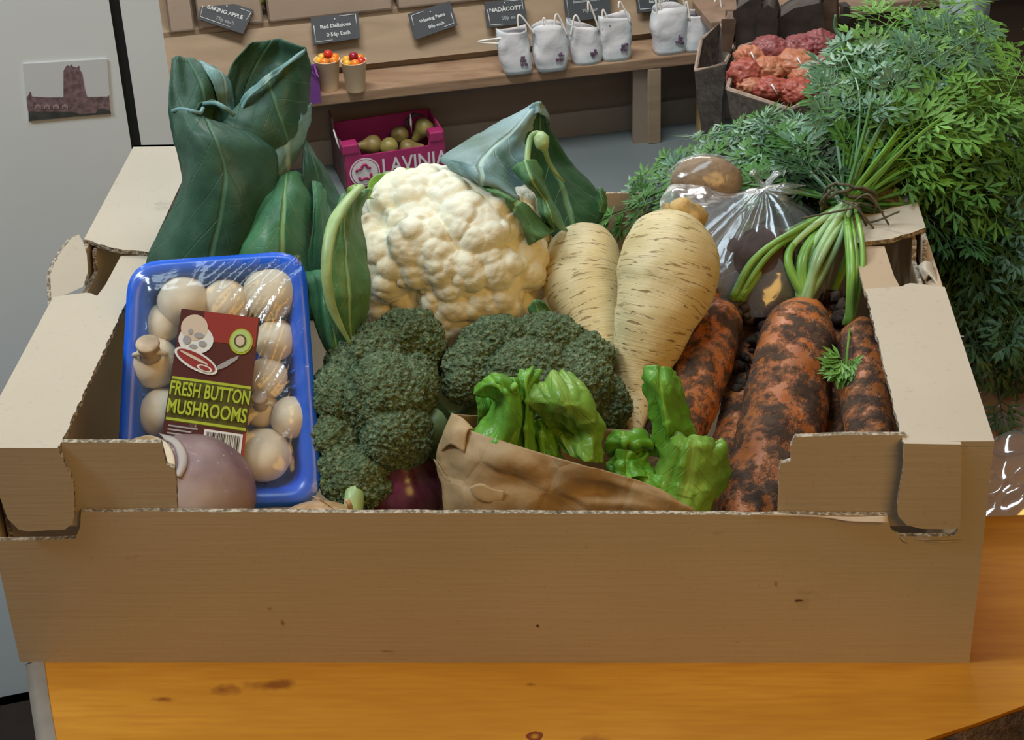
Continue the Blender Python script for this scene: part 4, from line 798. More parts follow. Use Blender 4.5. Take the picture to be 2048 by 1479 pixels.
leaf([[(1058, 772, .072), (1080, 762, .070), (1105, 748, .078), (1125, 738, .085), (1140, 748, .085)], [(1062, 800, .062), (1095, 790, .055), (1130, 780, .056), (1165, 775, .066), (1178, 790, .075)], [(1075, 820, .064), (1105, 822, .052), (1140, 815, .048), (1180, 812, .055), (1204, 826, .068)], [(1095, 838, .068), (1118, 848, .064), (1145, 846, .056), (1185, 842, .052), (1212, 848, .064)], [(1100, 850, .072), (1125, 865, .070), (1150, 868, .062), (1185, 870, .052), (1211, 870, .062)], [(1105, 870, .066), (1135, 885, .060), (1160, 890, .052), (1188, 893, .046), (1210, 888, .058)], [(1130, 905, .056), (1150, 912, .052), (1170, 918, .046), (1190, 925, .043), (1206, 925, .052)]], LO, lt, s=44, wr=.0026)
leaf([[(1065, 845, .074), (1085, 838, .070), (1110, 840, .075)], [(1060, 875, .068), (1085, 868, .064), (1112, 872, .07)], [(1060, 915, .06), (1090, 912, .056), (1130, 915, .06)]], LT, lt, s=45, k=7)
leaf([[(1290, 745, .09), (1300, 733, .085), (1320, 729, .082), (1345, 735, .085), (1362, 752, .09)], [(1282, 772, .085), (1300, 765, .072), (1322, 765, .070), (1348, 770, .072), (1372, 782, .085)], [(1297, 810, .082), (1310, 812, .070), (1328, 815, .064), (1352, 815, .072), (1380, 818, .084)], [(1303, 845, .080), (1318, 848, .070), (1335, 850, .062), (1355, 850, .068), (1384, 842, .080)], [(1300, 880, .075), (1318, 885, .068), (1335, 888, .062), (1365, 880, .068), (1402, 876, .076)], [(1295, 910, .07), (1318, 915, .066), (1340, 920, .062), (1375, 915, .068), (1410, 905, .076)]], LT, lt, s=46, wr=.0022)
leaf([[(1282, 766, .088), (1288, 742, .092), (1302, 732, .088)], [(1284, 780, .082), (1292, 762, .082), (1306, 752, .078)]], LT, lt, s=47, k=5)
leaf([[(1212, 870, .085), (1245, 864, .078), (1300, 868, .080)], [(1212, 888, .072), (1250, 884, .062), (1305, 886, .07)], [(1218, 912, .074), (1255, 908, .066), (1305, 905, .074)]], LT, lt, s=48, k=6)
leaf([[(1222, 912, .070), (1245, 902, .062), (1268, 908, .062), (1290, 900, .068)], [(1216, 930, .062), (1240, 928, .052), (1265, 926, .054), (1300, 925, .062)], [(1210, 950, .052), (1245, 955, .044), (1275, 958, .044), (1310, 960, .05)]], LT, lt, s=49, k=8, wr=.003)
leaf([[(1325, 878, .070), (1350, 870, .064), (1385, 868, .062), (1420, 878, .065), (1440, 880, .070)], [(1318, 895, .066), (1350, 888, .052), (1390, 884, .050), (1430, 890, .054), (1456, 900, .064)], [(1308, 925, .062), (1345, 925, .046), (1385, 922, .043), (1430, 925, .047), (1465, 932, .060)], [(1290, 955, .056), (1335, 958, .043), (1380, 958, .040), (1425, 960, .043), (1462, 955, .056)], [(1260, 960, .050), (1320, 978, .040), (1372, 985, .036), (1415, 985, .038), (1448, 980, .050)], [(1255, 975, .045), (1310, 1000, .036), (1365, 1012, .032), (1400, 1015, .032), (1428, 1005, .042)], [(1290, 1010, .04), (1330, 1040, .034), (1365, 1050, .030), (1395, 1050, .030), (1420, 1045, .036)]], LO, lt, s=50, wr=.0036, label='largest crinkled lower leaf')
leaf([[(1250, 945, .058), (1280, 940, .050), (1310, 945, .05), (1330, 955, .05)], [(1255, 965, .05), (1280, 965, .043), (1310, 972, .042), (1335, 985, .042)], [(1290, 985, .043), (1310, 995, .040), (1330, 1005, .04), (1350, 1015, .04)]], LT, lt, s=51, k=6, wr=.002)

# ================================================================== potato and tied clear bag at the back
po = aty(1413, 362, .335); pt = empty('potato', po, 'large rough brown potato in clear plastic at the back of the box', 'potato')
t = NT('potato_skin'); o = t.coord(); n = t.noise(o, 40, 4, .6); b = t.noise(o, 160, 3)
t.bump(t.math('ADD', n, t.math('MULTIPLY', b, .3)), .6, .003); mp_ = t.done(t.mix(t.ramp(t.noise(o, 70, 3, .6, 2), [(.6, 0.), (.68, .7)]), t.ramp(n, [(.3, (.18, .10, .045)), (.7, (.36, .23, .11))]), (.10, .06, .03)), .6, .3)
V, F = ico(6); s_ = pxs(po); P = (V[:, [0]]*RT*72+V[:, [1]]*UP*50+V[:, [2]]*fw*45)*s_*(1+.09*fbm(V, 1.4, 5)+.03*fbm(V, 6, 9))[:, None]; mesh('tuber', P, F, mp_, pt, local=True)
pq = aty(1515, 570, .285); p2 = empty('beetroot', pq, 'dark beetroot glimpsed inside the tied clear plastic bag', 'beetroot')
V, F = ico(5); mesh('root', V*np.array([.042, .036, .046])*(1+.06*fbm(V, 2, 3))[:, None], F, plain('beet_skin', (.05, .028, .024), .75, .5, 60, .8), p2, local=True)
be = empty('clear_bag', aty(1490, 520, .30)*[1, 1, 0]+[0, 0, .004], 'clear plastic bag twisted into a knot, holding beetroot and potato', 'bag')
kn = aty(1528, 376, .318)
n1, m1 = 18, 72; V = []
for i in range(n1):
    t_ = i/(n1-1)
    for j in range(m1):
        a = 2*math.pi*j/m1; R_ = .004+.058*math.sin(min(1, t_*1.25)*math.pi/2)**.9
        pl_ = math.sin(a*19+1.5*math.sin(3*a))*.0045*math.sin(min(1, t_*1.6)*math.pi)+.003*math.sin(a*8)*t_
        R_ = R_+pl_; cx_ = kn+(np.array(pq)+[-.010, .0, -.0]-kn)*t_*1.0; V.append(cx_+np.array([math.cos(a)*R_*1.0, math.sin(a)*R_*.75, 0]))
V = np.array(V); V += fbm(V, 35, 3)[:, None]*.006
mesh('sack', V, gridF(n1, m1, True), M['bagfilm'], be)
V, F = ico(4); s_ = pxs(po)
V, F, _ = surf([[(1332, 400, .32), (1345, 372, .318), (1400, 372, .31), (1450, 382, .305), (1500, 380, .31), (1530, 372, .315)], [(1322, 412, .30), (1350, 395, .295), (1400, 400, .288), (1450, 400, .29), (1500, 395, .30), (1535, 382, .31)], [(1325, 440, .28), (1370, 430, .27), (1420, 425, .27), (1465, 425, .28), (1505, 420, .29), (1540, 400, .305)], [(1380, 500, .26), (1415, 490, .252), (1440, 480, .255), (1470, 470, .265), (1500, 460, .28), (1530, 440, .29)]], 9, .0035, 3)
mesh('sack_front', V, F, M['bagfilm'], be)
P = po+(ico(5)[0][:, [0]]*RT*79+ico(5)[0][:, [1]]*UP*56+ico(5)[0][:, [2]]*fw*50)*s_; V = P+ (fbm(P, 50, 2)*.006)[:, None]*ico(5)[0]; mesh('sack_around_potato', V, ico(5)[1], M['film'], be)
tl = [tube(cr1([kn, kn+unit(RT*math.cos(a)+UP*math.sin(a)-fw*.3)*.014, kn+unit(RT*math.cos(a)+UP*math.sin(a)*.7)*L_], 5), [.003, .004, .004, .0035, .004, .005, .005, .004, .003, .002, .001], 9, flat=.35) for a, L_ in ((.1, .030), (-.15, .034), (.9, .016), (2.2, .012), (-.5, .02))]
V, F, _ = join(tl); mesh('knot', V, F, M['bagfilm'], be)

# crumpled clear bag on the table to the right
rb = empty('clear_bag', (.40, .28, 0), 'crinkled clear plastic bag lying on the table under the carrot tops', 'bag')
n = 90; G = np.zeros((n, n, 3))
for i in range(n):
    for j in range(n):
        x, y = .325+.22*i/(n-1), .15+.26*j/(n-1); e_ = math.sin(math.pi*min(1, max(0, i/(n-1))))*math.sin(math.pi*j/(n-1)); G[i, j] = (x, y, .004+.022*e_**.5)
N_ = worley(G, 42, 3); G[..., 2] += .020*np.abs(N_-.55)*np.clip(G[..., 2]*60, .15, 1); G += (np.stack([fbm(G, 30, 1), fbm(G, 30, 5), fbm(G, 60, 9)*.6], -1))*.012; G[..., 2] = np.maximum(G[..., 2], .0012)
t = NT('hazy_plastic'); o = t.coord(); t.t.nodes.remove(t.b); tr = t.n('BsdfTransparent'); g = t.n('BsdfGlossy'); g.inputs['Roughness'].default_value = .12; d = t.n('BsdfDiffuse'); d.inputs[0].default_value = (.8, .78, .78, 1)
m1_ = t.n('MixShader'); m1_.inputs[0].default_value = .22; t.link(tr.outputs[0], m1_.inputs[1]); t.link(d.outputs[0], m1_.inputs[2]); m2_ = t.n('MixShader'); m2_.inputs[0].default_value = .28; t.link(m1_.outputs[0], m2_.inputs[1]); t.link(g.outputs[0], m2_.inputs[2]); t.link(m2_.outputs[0], t.out.inputs[0])
mesh('sheet', G.reshape(-1, 3), gridF(n, n), t.m, rb, True)
# ================================================================== shop behind
M['floor'] = plain('grey_floor', (.13, .165, .175), .45, .12, 3, .05)
fl_ = mesh('floor', *box((-4, -2.2, F0-.05), (4, 6, F0)), M['floor'], None, False); tag(fl_, kind='structure')
M['white'] = plain('white_paint', (.78, .80, .80), .45, .03, 3)
wb = mesh('wall_back', *stbox(-3.2, 3.0, .55, .62, F0, 1.85), M['white'], None, False); tag(wb, kind='structure')
# white wall panel on the left with its dark seam
pa0, pa1 = atz(0, 1400, F0), atz(75, 1385, F0); pu = unit((pa1-pa0)*[1, 1, 0]); pn = np.array([-pu[1], pu[0], 0])
def lw(x, y, off=0): d = ray(x, y); t_ = ((pa0-CAM) @ pn+off)/(d @ pn); return CAM+d*t_
def lwu(x, y): return float((lw(x, y)-pa0) @ pu)
def lbox(u0, u1, v0, v1, z0, z1):
    V, F = box((u0, v0, z0), (u1, v1, z1)); return np.array([[*(pa0+pu*a+pn*b)[:2], c] for a, b, c in V]), F
us0, us1, ue = lwu(233, 100), lwu(254, 100), lwu(338, 150)
wl = mesh('wall_left', *lbox(-1.2, us0, 0, .05, F0, 1.85), M['white'], None, False); tag(wl, kind='structure')
wl2 = mesh('wall_left', *lbox(us1, ue, 0, .05, F0, 1.85), M['white'], None, False); tag(wl2, kind='structure')
tr1 = mesh('trim_1', *lbox(us0, us1, .004, .04, F0, 1.85), plain('black_seam', (.012, .014, .014), .4), None, False); tag(tr1, kind='structure')
bs = mesh('base_strip_left', *lbox(-1.2, us0-.04, -.02, .0, F0, F0+.006), plain('dark_brown_base', (.035, .016, .010), .5), None, False); tag(bs, kind='structure')  # thin dark brown strip along the foot of the left panel
fm = mesh('floor_patch', *box((-1.6, .3, F0), (-.30, 1.2, F0+.006)), plain('dark_brown_patch', (.030, .014, .009), .8), None, False); tag(fm, 'dark brown patch on the floor below the table, in the bottom left', 'mat')  # thin dark brown slab lying on the floor left of the table
# postcard fixed to the white panel
cd = empty('postcard', lw(135, 190, -.001), 'small picture card of a red sandstone tower, fixed to the white panel', 'picture')
def cp(pts, off): return [lw(x, y, -off) for x, y in pts]
def flat(name, pts, mat, par, off, th=.0015, f=cp):
    A = np.array(f(pts, off)); B = np.array(f(pts, off-th)); n = len(pts)
    return mesh(name, np.concatenate([A, B]), [tuple(range(n)), tuple(range(2*n-1, n-1, -1))]+[(i, (i+1) % n, n+(i+1) % n, n+i) for i in range(n)], mat, par, False)
flat('card', [(46, 128), (57, 242), (222, 228), (214, 118)], plain('card_sky', (.70, .71, .71), .5, .02, 5), cd, .003, .0028)
rs = plain('red_sandstone_print', (.20, .13, .135), .6, .45, 160)
flat('building_print', [(56, 222), (53, 195), (57, 190), (60, 182), (64, 193), (100, 195), (127, 194), (127, 142), (131, 134), (135, 130), (139, 133), (142, 128), (146, 133), (154, 135), (158, 131), (160, 140), (164, 146), (170, 180), (174, 194), (216, 193), (218, 190), (221, 225), (150, 228)], rs, cd, .0036, .0004)
flat('building_print', [(57, 223), (58, 242), (150, 233), (222, 227), (221, 222), (205, 216), (195, 218), (192, 226), (165, 228), (140, 223)], plain('dark_ground_print', (.06, .06, .055), .6, .3, 80), cd, .0040, .0003)
for k in range(4): flat('building_print', [(70+k*18, 218), (70+k*18, 211), (76+k*18, 207), (82+k*18, 211), (82+k*18, 218), (79+k*18, 218), (79+k*18, 213), (73+k*18, 213), (73+k*18, 218)], plain('pale_arch_print', (.34, .25, .25), .6), cd, .0042, .0003)

M['ply'] = NT('plywood'); t = M['ply']; n = t.noise(t.coord('Object', (1, 1, 6)), 5, 4, .5, .5); M['ply'] = t.done(t.ramp(n, [(.3, (.25, .185, .12)), (.7, (.335, .255, .17))]), .6, .3)
t = NT('rough_plank'); n = t.noise(t.coord('Object', (1, 3, 12)), 6, 5, .6, .6); M['plank'] = t.done(t.ramp(n, [(.3, (.21, .13, .08)), (.7, (.36, .25, .16))]), .65, .3)
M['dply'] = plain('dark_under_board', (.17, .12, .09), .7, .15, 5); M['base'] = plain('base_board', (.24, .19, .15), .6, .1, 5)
du = empty('display_stand', st(0, .1, F0), 'wooden shop display stand with sloping plank front and low bench shelf', 'stand')
Uc = lambda x, y, v: uz(x, y, v)[0]
uc = Uc(1625, 60, -.05)-.004; zt = uz(1290, 118, 0)[1]; zb = uz(1290, 140, 0)[1]
u0, u1 = -1.45, Uc(1500, 100, 0)
mesh('bench_top', *stbox(u0, u1, 0, .135, zb, zt), M['plank'], du, False, bevel=.003)
ul0, ul1 = Uc(1296, 230, 0), Uc(1322, 230, 0)
mesh('leg', *stbox(ul0-.032, ul1-.004, .012, .03, F0, zb), M['base'], du, False); mesh('leg', *stbox(ul0, ul1, 0, .05, F0, zb), M['ply'], du, False, bevel=.002)
mesh('leg', *stbox(-1.2, -1.15, 0, .05, F0, zb), M['ply'], du, False)
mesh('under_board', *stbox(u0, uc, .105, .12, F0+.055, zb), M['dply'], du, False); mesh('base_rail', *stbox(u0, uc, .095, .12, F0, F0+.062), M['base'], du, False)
mesh('leg', *stbox(Uc(1400, 200, .02), Uc(1440, 200, .02), .02, .05, F0, zb), plain('yellow_pine', (.42, .28, .12), .6, .15, 20), du, False)
zq = uz(1000, 95, .125)[1]
mesh('front_plank', *stbox(u0, min(u1+.1, uc), .128, .14, zt, zq+.004), M['ply'], du, False)
_p = atv(660, 38, .15); zr = float(_p[2])
# sloping board leaning back above the plank
V = np.array([st(u, v, z) for u in (u0, u1+.75) for v, z in ((.112, zq), (.125, zq), (.185, zr-.0125), (.172, zr-.0125))]); mesh('sloping_board', V, [(0, 4, 7, 3), (1, 2, 6, 5), (0, 1, 5, 4), (3, 7, 6, 2), (0, 3, 2, 1), (4, 5, 6, 7)], M['ply'], du, False)
mesh('top_ledge', *stbox(u0, u1+.75, .174, .5, zr-.012, zr), M['ply'], du, False)
def sv(z, o=0): return .112+(z-zq)/(zr-zq)*.06-o
def asl(x, y, o=0.):                                     # photo point on the sloping board
    v = .13
    for _ in range(6): p = atv(x, y, v); v = sv(p[2], o)
    return p
# cardboard crates standing on the ledge behind the board top
mc = cardboard('crate_cardboard', (.34, .27, .21), (.39, .31, .245)); mcl = plain('crate_edge', (.58, .48, .38), .7)
def crate(x0, x1, yb, label, grp='cardboard crates along the stand'):
    pa_, pb_ = asl(x0, yb, .012), asl(x1, yb, .012); ua, ub = (pa_-SL) @ SU, (pb_-SL) @ SU; z0 = zr+.0005; v0 = sv(z0, .003)
    h_ = .105; lean = lambda VF: (np.array([p+SV*(p[2]-z0)*.12 for p in VF[0]]), VF[1]); e = empty('cardboard_crate', st((ua+ub)/2, v0, z0), label, 'crate', grp)
    for nm, b_ in (('front', (ua+.002, ub-.002, v0, v0+.005, z0, z0+h_)), ('side', (ua+.002, ua+.006, v0, v0+.26, z0, z0+h_+.02)), ('side', (ub-.006, ub-.002, v0, v0+.26, z0, z0+h_+.02)), ('back', (ua+.002, ub-.002, v0+.255, v0+.26, z0, z0+h_)), ('base', (ua+.002, ub-.002, v0, v0+.26, z0, z0+.004))):
        mesh(nm, *lean(stbox(*b_)), mc, e, False)
    return e, ua, ub, v0, z0+h_
z_of = lambda x, y: asl(x, y)[2]
c1 = crate(337, 392, 60, 'narrow cardboard crate of red tomatoes at the left end of the stand')
c2 = crate(395, 530, 52, 'cardboard crate of green baking apples behind the tilted chalk sign')
c3 = crate(535, 790, 38, 'wide plain cardboard crate above the two cups of tomatoes')
c4 = crate(795, 1145, 24, 'wide cardboard crate in the middle of the stand top')
c5 = crate(1150, 1640, 2, 'cardboard crate behind the two dark chalk signs over the white bags')
# fruit in the crates
def ball(name, c, r_, mat, label, cat, grp, sq=.92, s=0):
    e = empty(name, c, label, cat, grp); V, F = ico(3); V = V*r_*(1+.04*fbm(V, 2, s))[:, None]; V[:, 2] *= sq; mesh('fruit', V, F, mat, e, local=True)
    V, F, _ = tube([(0, 0, r_*.75), (0, 0, r_*1.05)], r_*.07, 5); mesh('stalk', V, F, M['stalk'], e, local=True); return e
M['stalk'] = plain('fruit_stalk', (.12, .10, .04), .7); M['ga'] = plain('green_apple', (.32, .42, .07), .35, .25, 40); M['rt'] = plain('red_tomato', (.55, .10, .045), .25, .2, 30)
q = asl(360, 2, -.03); ball('tomato', q, .026, M['rt'], 'large orange-red tomato in the crate beside the white panel', 'tomato', None)
ga_l = ['green baking apple in the crate, just right of the chalk sign', 'green baking apple at the right corner of its crate', 'green baking apple peeping over the tilted chalk sign']
for i, (x, y) in enumerate([(490, 2), (515, -4), (455, -6)]): ball('baking_apple', asl(x, y, -.03), .021, M['ga'], ga_l[i], 'apple', 'green baking apples', s=i)
# chalk signs
M['slate'] = plain('chalkboard', (.030, .040, .050), .55, .12, 30); M['chalk'] = plain('white_chalk', (.55, .60, .62), .9, .05)
M['chalk2'] = plain('faint_chalk', (.28, .32, .34), .9, .05); M['sedge'] = plain('sign_edge', (.012, .013, .014), .6)
def sign(cs, label, l1, l2, s1, s2, corners, dy=0, m1='chalk', m2='chalk2', off=.026, dx=0):
    A = [asl(x, y, off) for x, y in cs]; c = sum(A)/4; e = empty('chalk_sign', c, label, 'sign', 'slate price signs pinned along the stand')
    n_ = unit(np.cross(A[1]-A[0], A[3]-A[0])); n_ = n_ if n_ @ fw < 0 else -n_
    V = np.array(A+[a-n_*.005 for a in A]); mesh('board', V, [(0, 1, 2, 3), (7, 6, 5, 4)]+[(i, (i+1) % 4, 4+(i+1) % 4, 4+i) for i in range(4)], [M['slate'], M['sedge']], e, False, midx=[0, 0, 1, 1, 1, 1])
    def q(u, v, o=.0006): return (A[0]*(1-u)+A[1]*u)*(1-v)+(A[3]*(1-u)+A[2]*u)*v+n_*o
    L = []
    for path in corners:
        for (a, b) in zip(path[:-1], path[1:]): L.append(tube([q(*a), q(*b)], .0009, 5))
    if L: V, F, _ = join(L); mesh('chalk_border', V, F, M['chalk2'] if m1 == 'chalk2' else M['chalk'], e)
    ex, ey = A[1]-A[0], A[0]-A[3]
    text(l1, s1, q(.5+dx, .36+dy, .001), ex, ey, M[m1], e, bold=.0003); text(l2, s2, q(.55+dx, .70+dy*.5, .001), ex, ey, M[m2], e, bold=.0002)
    V, F = lathe([(.0001, .002), (.0016, .0015), (.002, 0)], 10); V = V[:, [0]]*unit(ex)+V[:, [1]]*unit(ey)+V[:, [2]]*n_+q(.5+dx, .12+dy, .0005); mesh('pin', V, F, M['chalk'], e)
    return e
sign([(405, -12), (508, 20), (486, 68), (396, 38)], 'slate price sign for baking apples, tilted down to the right', 'BAKING APPLE', '75p each', .0125, .012, [[(.05, .3), (.04, .88), (.7, .9)], [(.75, .1), (.97, .12), (.94, .5)]], .06)
sign([(621, 36), (716, 24), (720, 76), (627, 90)], 'slate price sign for apples, hanging nearly level above the two tomato cups', 'Red Delicious', '0·56p Each', .0125, .0125, [[(.05, .3), (.06, .9), (.42, .92)], [(.6, .06), (.94, .07), (.95, .5)]], .04, m2='chalk')
sign([(816, 28), (900, 2), (915, 50), (830, 80)], 'slate price sign for pears, tilted up to the right', 'Winning Pears', '80p each', .0105, .0105, [[(.35, .08), (.06, .1), (.06, .5)], [(.94, .45), (.94, .88), (.7, .9)]], .06, m2='chalk')
sign([(968, 4), (1048, -4), (1055, 46), (975, 56)], 'slate price sign in chalk capitals, above the leftmost white bag', 'NADÀCOTT', '50p ea', .0135, .0125, [[(.06, .3), (.08, .9), (.42, .93)], [(.5, .05), (.94, .06), (.94, .45)]], 0)
sign([(1126, -28), (1218, -40), (1221, 32), (1133, 46)], 'larger dark slate sign with faint writing behind the middle white bags', 'Beaucoup Apples', '75p Each', .0098, .0105, [[(.05, .3), (.06, .9), (.2, .9)]], .12, m1='chalk2', m2='chalk2')
sign([(1268, -40), (1350, -50), (1356, 16), (1276, 26)], 'slate price sign cut by the picture top, behind the two rightmost white bags', '', '60p each', .011, .0135, [[(.04, .2), (.06, .9), (.4, .92)]], 0, m2='chalk')
# cups of cherry tomatoes
M['cup'] = plain('kraft_cup', (.78, .60, .40), .6, .06, 30)
tm = {'y': plain('yellow_tomato', (.75, .42, .05), .2, .15, 20), 'o': plain('orange_tomato', (.75, .22, .02), .2, .15, 20), 'r': plain('red_cherry_tomato', (.55, .035, .02), .2, .15, 20), 'd': plain('dark_red_tomato', (.28, .012, .03), .2, .15, 20)}
def on_bench(x, y):  # photo point on the bench top surface
    return atz(x, y, zt)
def cup(x, yb, yt, wt, label, tl, grp='cups of tomatoes'):
    b = on_bench(x, yb); s_ = pxs(b); h_ = (yb-yt)*s_/math.cos(PITCH-.1); r1_ = wt/2*s_
    e = empty('paper_cup', b, label, 'cup', grp)
    V, F = lathe([(.0001, 0), (r1_*.72, 0), (r1_*.75, .002), (r1_, h_), (r1_*1.04, h_+.0005), (r1_*1.03, h_+.003), (r1_*.97, h_+.002), (r1_*.96, h_*.9), (r1_*.72, .004), (.0001, .004)], 32); mesh('body', V, F, M['cup'], e, local=True)
    for i, (dx, dy, k, lab_) in enumerate(tl):
        rr_ = .0105 if k != 'y' else .0098; c = b+np.array([dx*r1_, dy*r1_, h_-.001+(.012 if abs(dx)+abs(dy) < .45 else .002)]); ball('cherry_tomato', c, rr_, tm[k], lab_, 'tomato', 'cherry tomatoes in the cups', .95, i)
cup(659, 178, 122, 50, 'kraft paper cup of yellow, orange and red tomatoes, the left one', [(-.62, -.25, 'y', 'yellow cherry tomato at the left rim of the left cup'), (-.1, -.62, 'o', 'orange cherry tomato at the front of the left cup'), (.1, .25, 'r', 'red cherry tomato on top of the left cup'), (.62, -.3, 'o', 'orange cherry tomato at the right rim of the left cup'), (.6, .4, 'o', 'orange cherry tomato at the back of the left cup'), (-.45, .5, 'y', 'yellow cherry tomato at the back of the left cup')])
cup(712, 180, 125, 50, 'kraft paper cup of mixed tomatoes, the right one', [(-.45, -.55, 'y', 'yellow cherry tomato at the front of the right cup'), (.2, -.6, 'o', 'orange cherry tomato at the front of the right cup'), (.62, -.1, 'r', 'red cherry tomato at the right rim of the right cup'), (0, .15, 'd', 'dark red cherry tomato on top of the right cup'), (-.6, .35, 'y', 'yellow cherry tomato at the back left of the right cup'), (.45, .55, 'o', 'orange cherry tomato at the back of the right cup')])
# white carrier bags on the bench
def bagmat():
    t = NT('white_carrier_bag'); o = t.coord(); n = t.noise(o, 28, 3, .5, .6); v = t.vor(o, 40, 'DISTANCE_TO_EDGE'); t.bump(n, .5, .006)
    return t.done(t.ramp(t.noise(o, 16, 2), [(.4, (.66, .68, .72)), (.65, (.50, .58, .62))]), .4, .4)
M['bag'] = bagmat(); M['rope'] = plain('white_handle', (.74, .72, .68), .5, .05); M['ink'] = plain('purple_print', (.14, .09, .16), .6, .5, 200); M['dk'] = plain('dark_bag_sheet', (.05, .05, .08), .8, .4, 60)
def wbag(x, yb, w_, h_, lean, label, hs, s, fold=0):
    b = on_bench(x, yb); b = b+SV*w_*pxs(b)*.30; s_ = pxs(b); W_ = w_*s_; H_ = h_*s_/math.cos(PITCH-.12); e = empty('carrier_bag', b, label, 'bag', 'white carrier bags lined up on the bench')
    seg = 40; lv = 12; V = []; r_ = random.Random(s)
    for i in range(lv):
        t_ = i/(lv-1); a_, c_ = W_/2*(.86+.14*math.sin(t_*2.6)), W_*.30*(1-.25*t_)
        for j in range(seg):
            a = 2*math.pi*j/seg; ca, sa = math.cos(a), math.sin(a); p = 3.2
            x_ = a_*abs(ca)**(2/p)*(1 if ca > 0 else -1); y_ = c_*abs(sa)**(2/p)*(1 if sa > 0 else -1)
            z_ = H_*t_*(1+(.05*math.sin(2*a+s) if i == lv-1 else 0)-(fold*ca*.3*t_ if fold else 0)); V.append(SU*(x_+lean*H_*t_)+SV*y_+np.array([0, 0, z_]))
    V = np.array(V); q = (V+b); k = np.clip(V[:, 2]/H_*3, 0, 1)
    V = V+(SU*(fbm(q, 26, s)[:, None])+SV*(fbm(q, 26, s+3)[:, None]))*.020*k[:, None]
    Fb = gridF(lv, seg, True)+[tuple(range(seg))[::-1]]; mesh('body', V, Fb, M['bag'], e, local=True, solid=.0006)
    top_ = V[(lv-2)*seg:(lv-1)*seg]; mid = V[(lv-3)*seg:(lv-2)*seg]; mesh('dark_sheet', mid*.999, [tuple(range(seg))], M['dk'], e, local=True)  # flat dark sheet across the bag just below its top
    for (h0, hx, hy, h1) in hs:                         # handles as arcs in photo pixels relative to x, yb
        P = [b+SU*(h0[0]*s_)+SV*(-W_*.18)+np.array([0, 0, h0[1]*s_*1.1]), b+SU*(hx*s_)+SV*(-W_*.1)+np.array([0, 0, hy*s_*1.1]), b+SU*(h1[0]*s_)+SV*(-W_*.18)+np.array([0, 0, h1[1]*s_*1.1])]
        P = [np.array(P[0])]+[(P[0]*.35+P[1]*.65+(P[1]-P[2])*.1)]+[P[1]]+[(P[2]*.35+P[1]*.65+(P[1]-P[0])*.1)]+[np.array(P[2])]
        V2, F2, _ = tube(cr1(P, 6), .0022, 8); mesh('handle', V2, F2, M['rope'], e)
    pr = []
    for k_ in range(7):
        c = np.array([W_*r_.uniform(.12, .3), -W_*.31, H_*r_.uniform(.22, .42)]); 
        for sg in (1,):
            pp = b+SU*(c[0]+lean*H_*.3)+SV*c[1]+np.array([0, 0, c[2]]); V3, F3 = box(-np.ones(3), np.ones(3)); V3 = V3*[.0035*r_.uniform(.5, 1.3), .002, .0030*r_.uniform(.4, 1)]; pr.append((V3[:, [0]]*SU+V3[:, [1]]*SV+V3[:, [2]]*np.array([0, 0, 1.])+pp, F3))
    V3, F3, _ = join(pr); mesh('print', V3, F3, M['ink'], e, False)
    return e
wbag(1040, 149, 66, 82, -.12, 'leftmost white carrier bag, one handle flopped out to the left', [((-22, 58), -78, 66, (-26, 70)), ((2, 82), 6, 108, (34, 70))], 1)
wbag(1107, 143, 70, 84, -.05, 'white carrier bag standing straight, second from the left', [((-20, 66), -14, 98, (-8, 80)), ((6, 84), 14, 102, (32, 62))], 5)
wbag(1178, 130, 66, 72, -.08, 'slumped white carrier bag, third from the left, with crumpled folded top', [((-34, 56), -22, 92, (-8, 56)), ((2, 100), 6, 112, (24, 60))], 9, .5)
wbag(1236, 123, 66, 82, -.02, 'white carrier bag with pink print, fourth from the left', [((-28, 60), -26, 96, (-14, 66)), ((4, 98), 10, 106, (28, 68))], 13)
wbag(1345, 110, 74, 84, -.02, 'fifth white carrier bag, greyish, standing behind its neighbour', [((-30, 56), -28, 116, (-18, 60)), ((10, 110), 20, 112, (34, 60))], 17)
wbag(1405, 104, 80, 70, .02, 'white carrier bag at the right end, beside the grey basket', [((-38, 50), -30, 92, (-24, 60)), ((26, 88), 36, 100, (42, 66))], 21)

# magenta pear crate on the floor
mg = plain('magenta_card', (.33, .022, .12), .45, .1, 20); mgd = plain('brown_card_side', (.12, .055, .06), .6, .2, 20); wp_ = plain('white_print', (.68, .68, .72), .5, .02)
cz = .115
ga, gb = atz(692, 352, F0+.04), atz(888, 322, F0+.04)
zc = F0+.013
cu = unit((gb-ga)*[1, 1, 0]); cv = np.array([-cu[1], cu[0], 0]); Lc = np.linalg.norm((gb-ga)[:2])
def cpt(u, v, z): p = ga+cu*u+cv*v; return np.array([p[0], p[1], zc+z])
def cbox(u0, u1, v0, v1, z0, z1): V, F = box((u0, v0, z0), (u1, v1, z1)); return np.array([cpt(*p) for p in V]), F
sc0 = pxs(ga)/.88; Hc = 70*sc0
cr_ = empty('fruit_crate', cpt(Lc/2, .1, -.012), 'magenta printed cardboard crate of pears on the floor', 'crate')
hB, hC = Hc*.78, Hc*1.12
wd = .045
A_ = [(0, -.012), (Lc, -.012), (Lc, hC), (Lc-.028, hC), (Lc-.034, hB), (.040, hB), (.034, hC), (0, hC)]
V, F, mi = prism(A_, cpt(0, 0, 0), cu, (0, 0, 1), cv*.005); mesh('front', V, F, mg, cr_, False)
V, F, mi = prism([(0, -.012), (Lc, -.012), (Lc, hC), (0, hC)], cpt(0, .138, 0), cu, (0, 0, 1), cv*.005); mesh('back', V, F, mg, cr_, False)
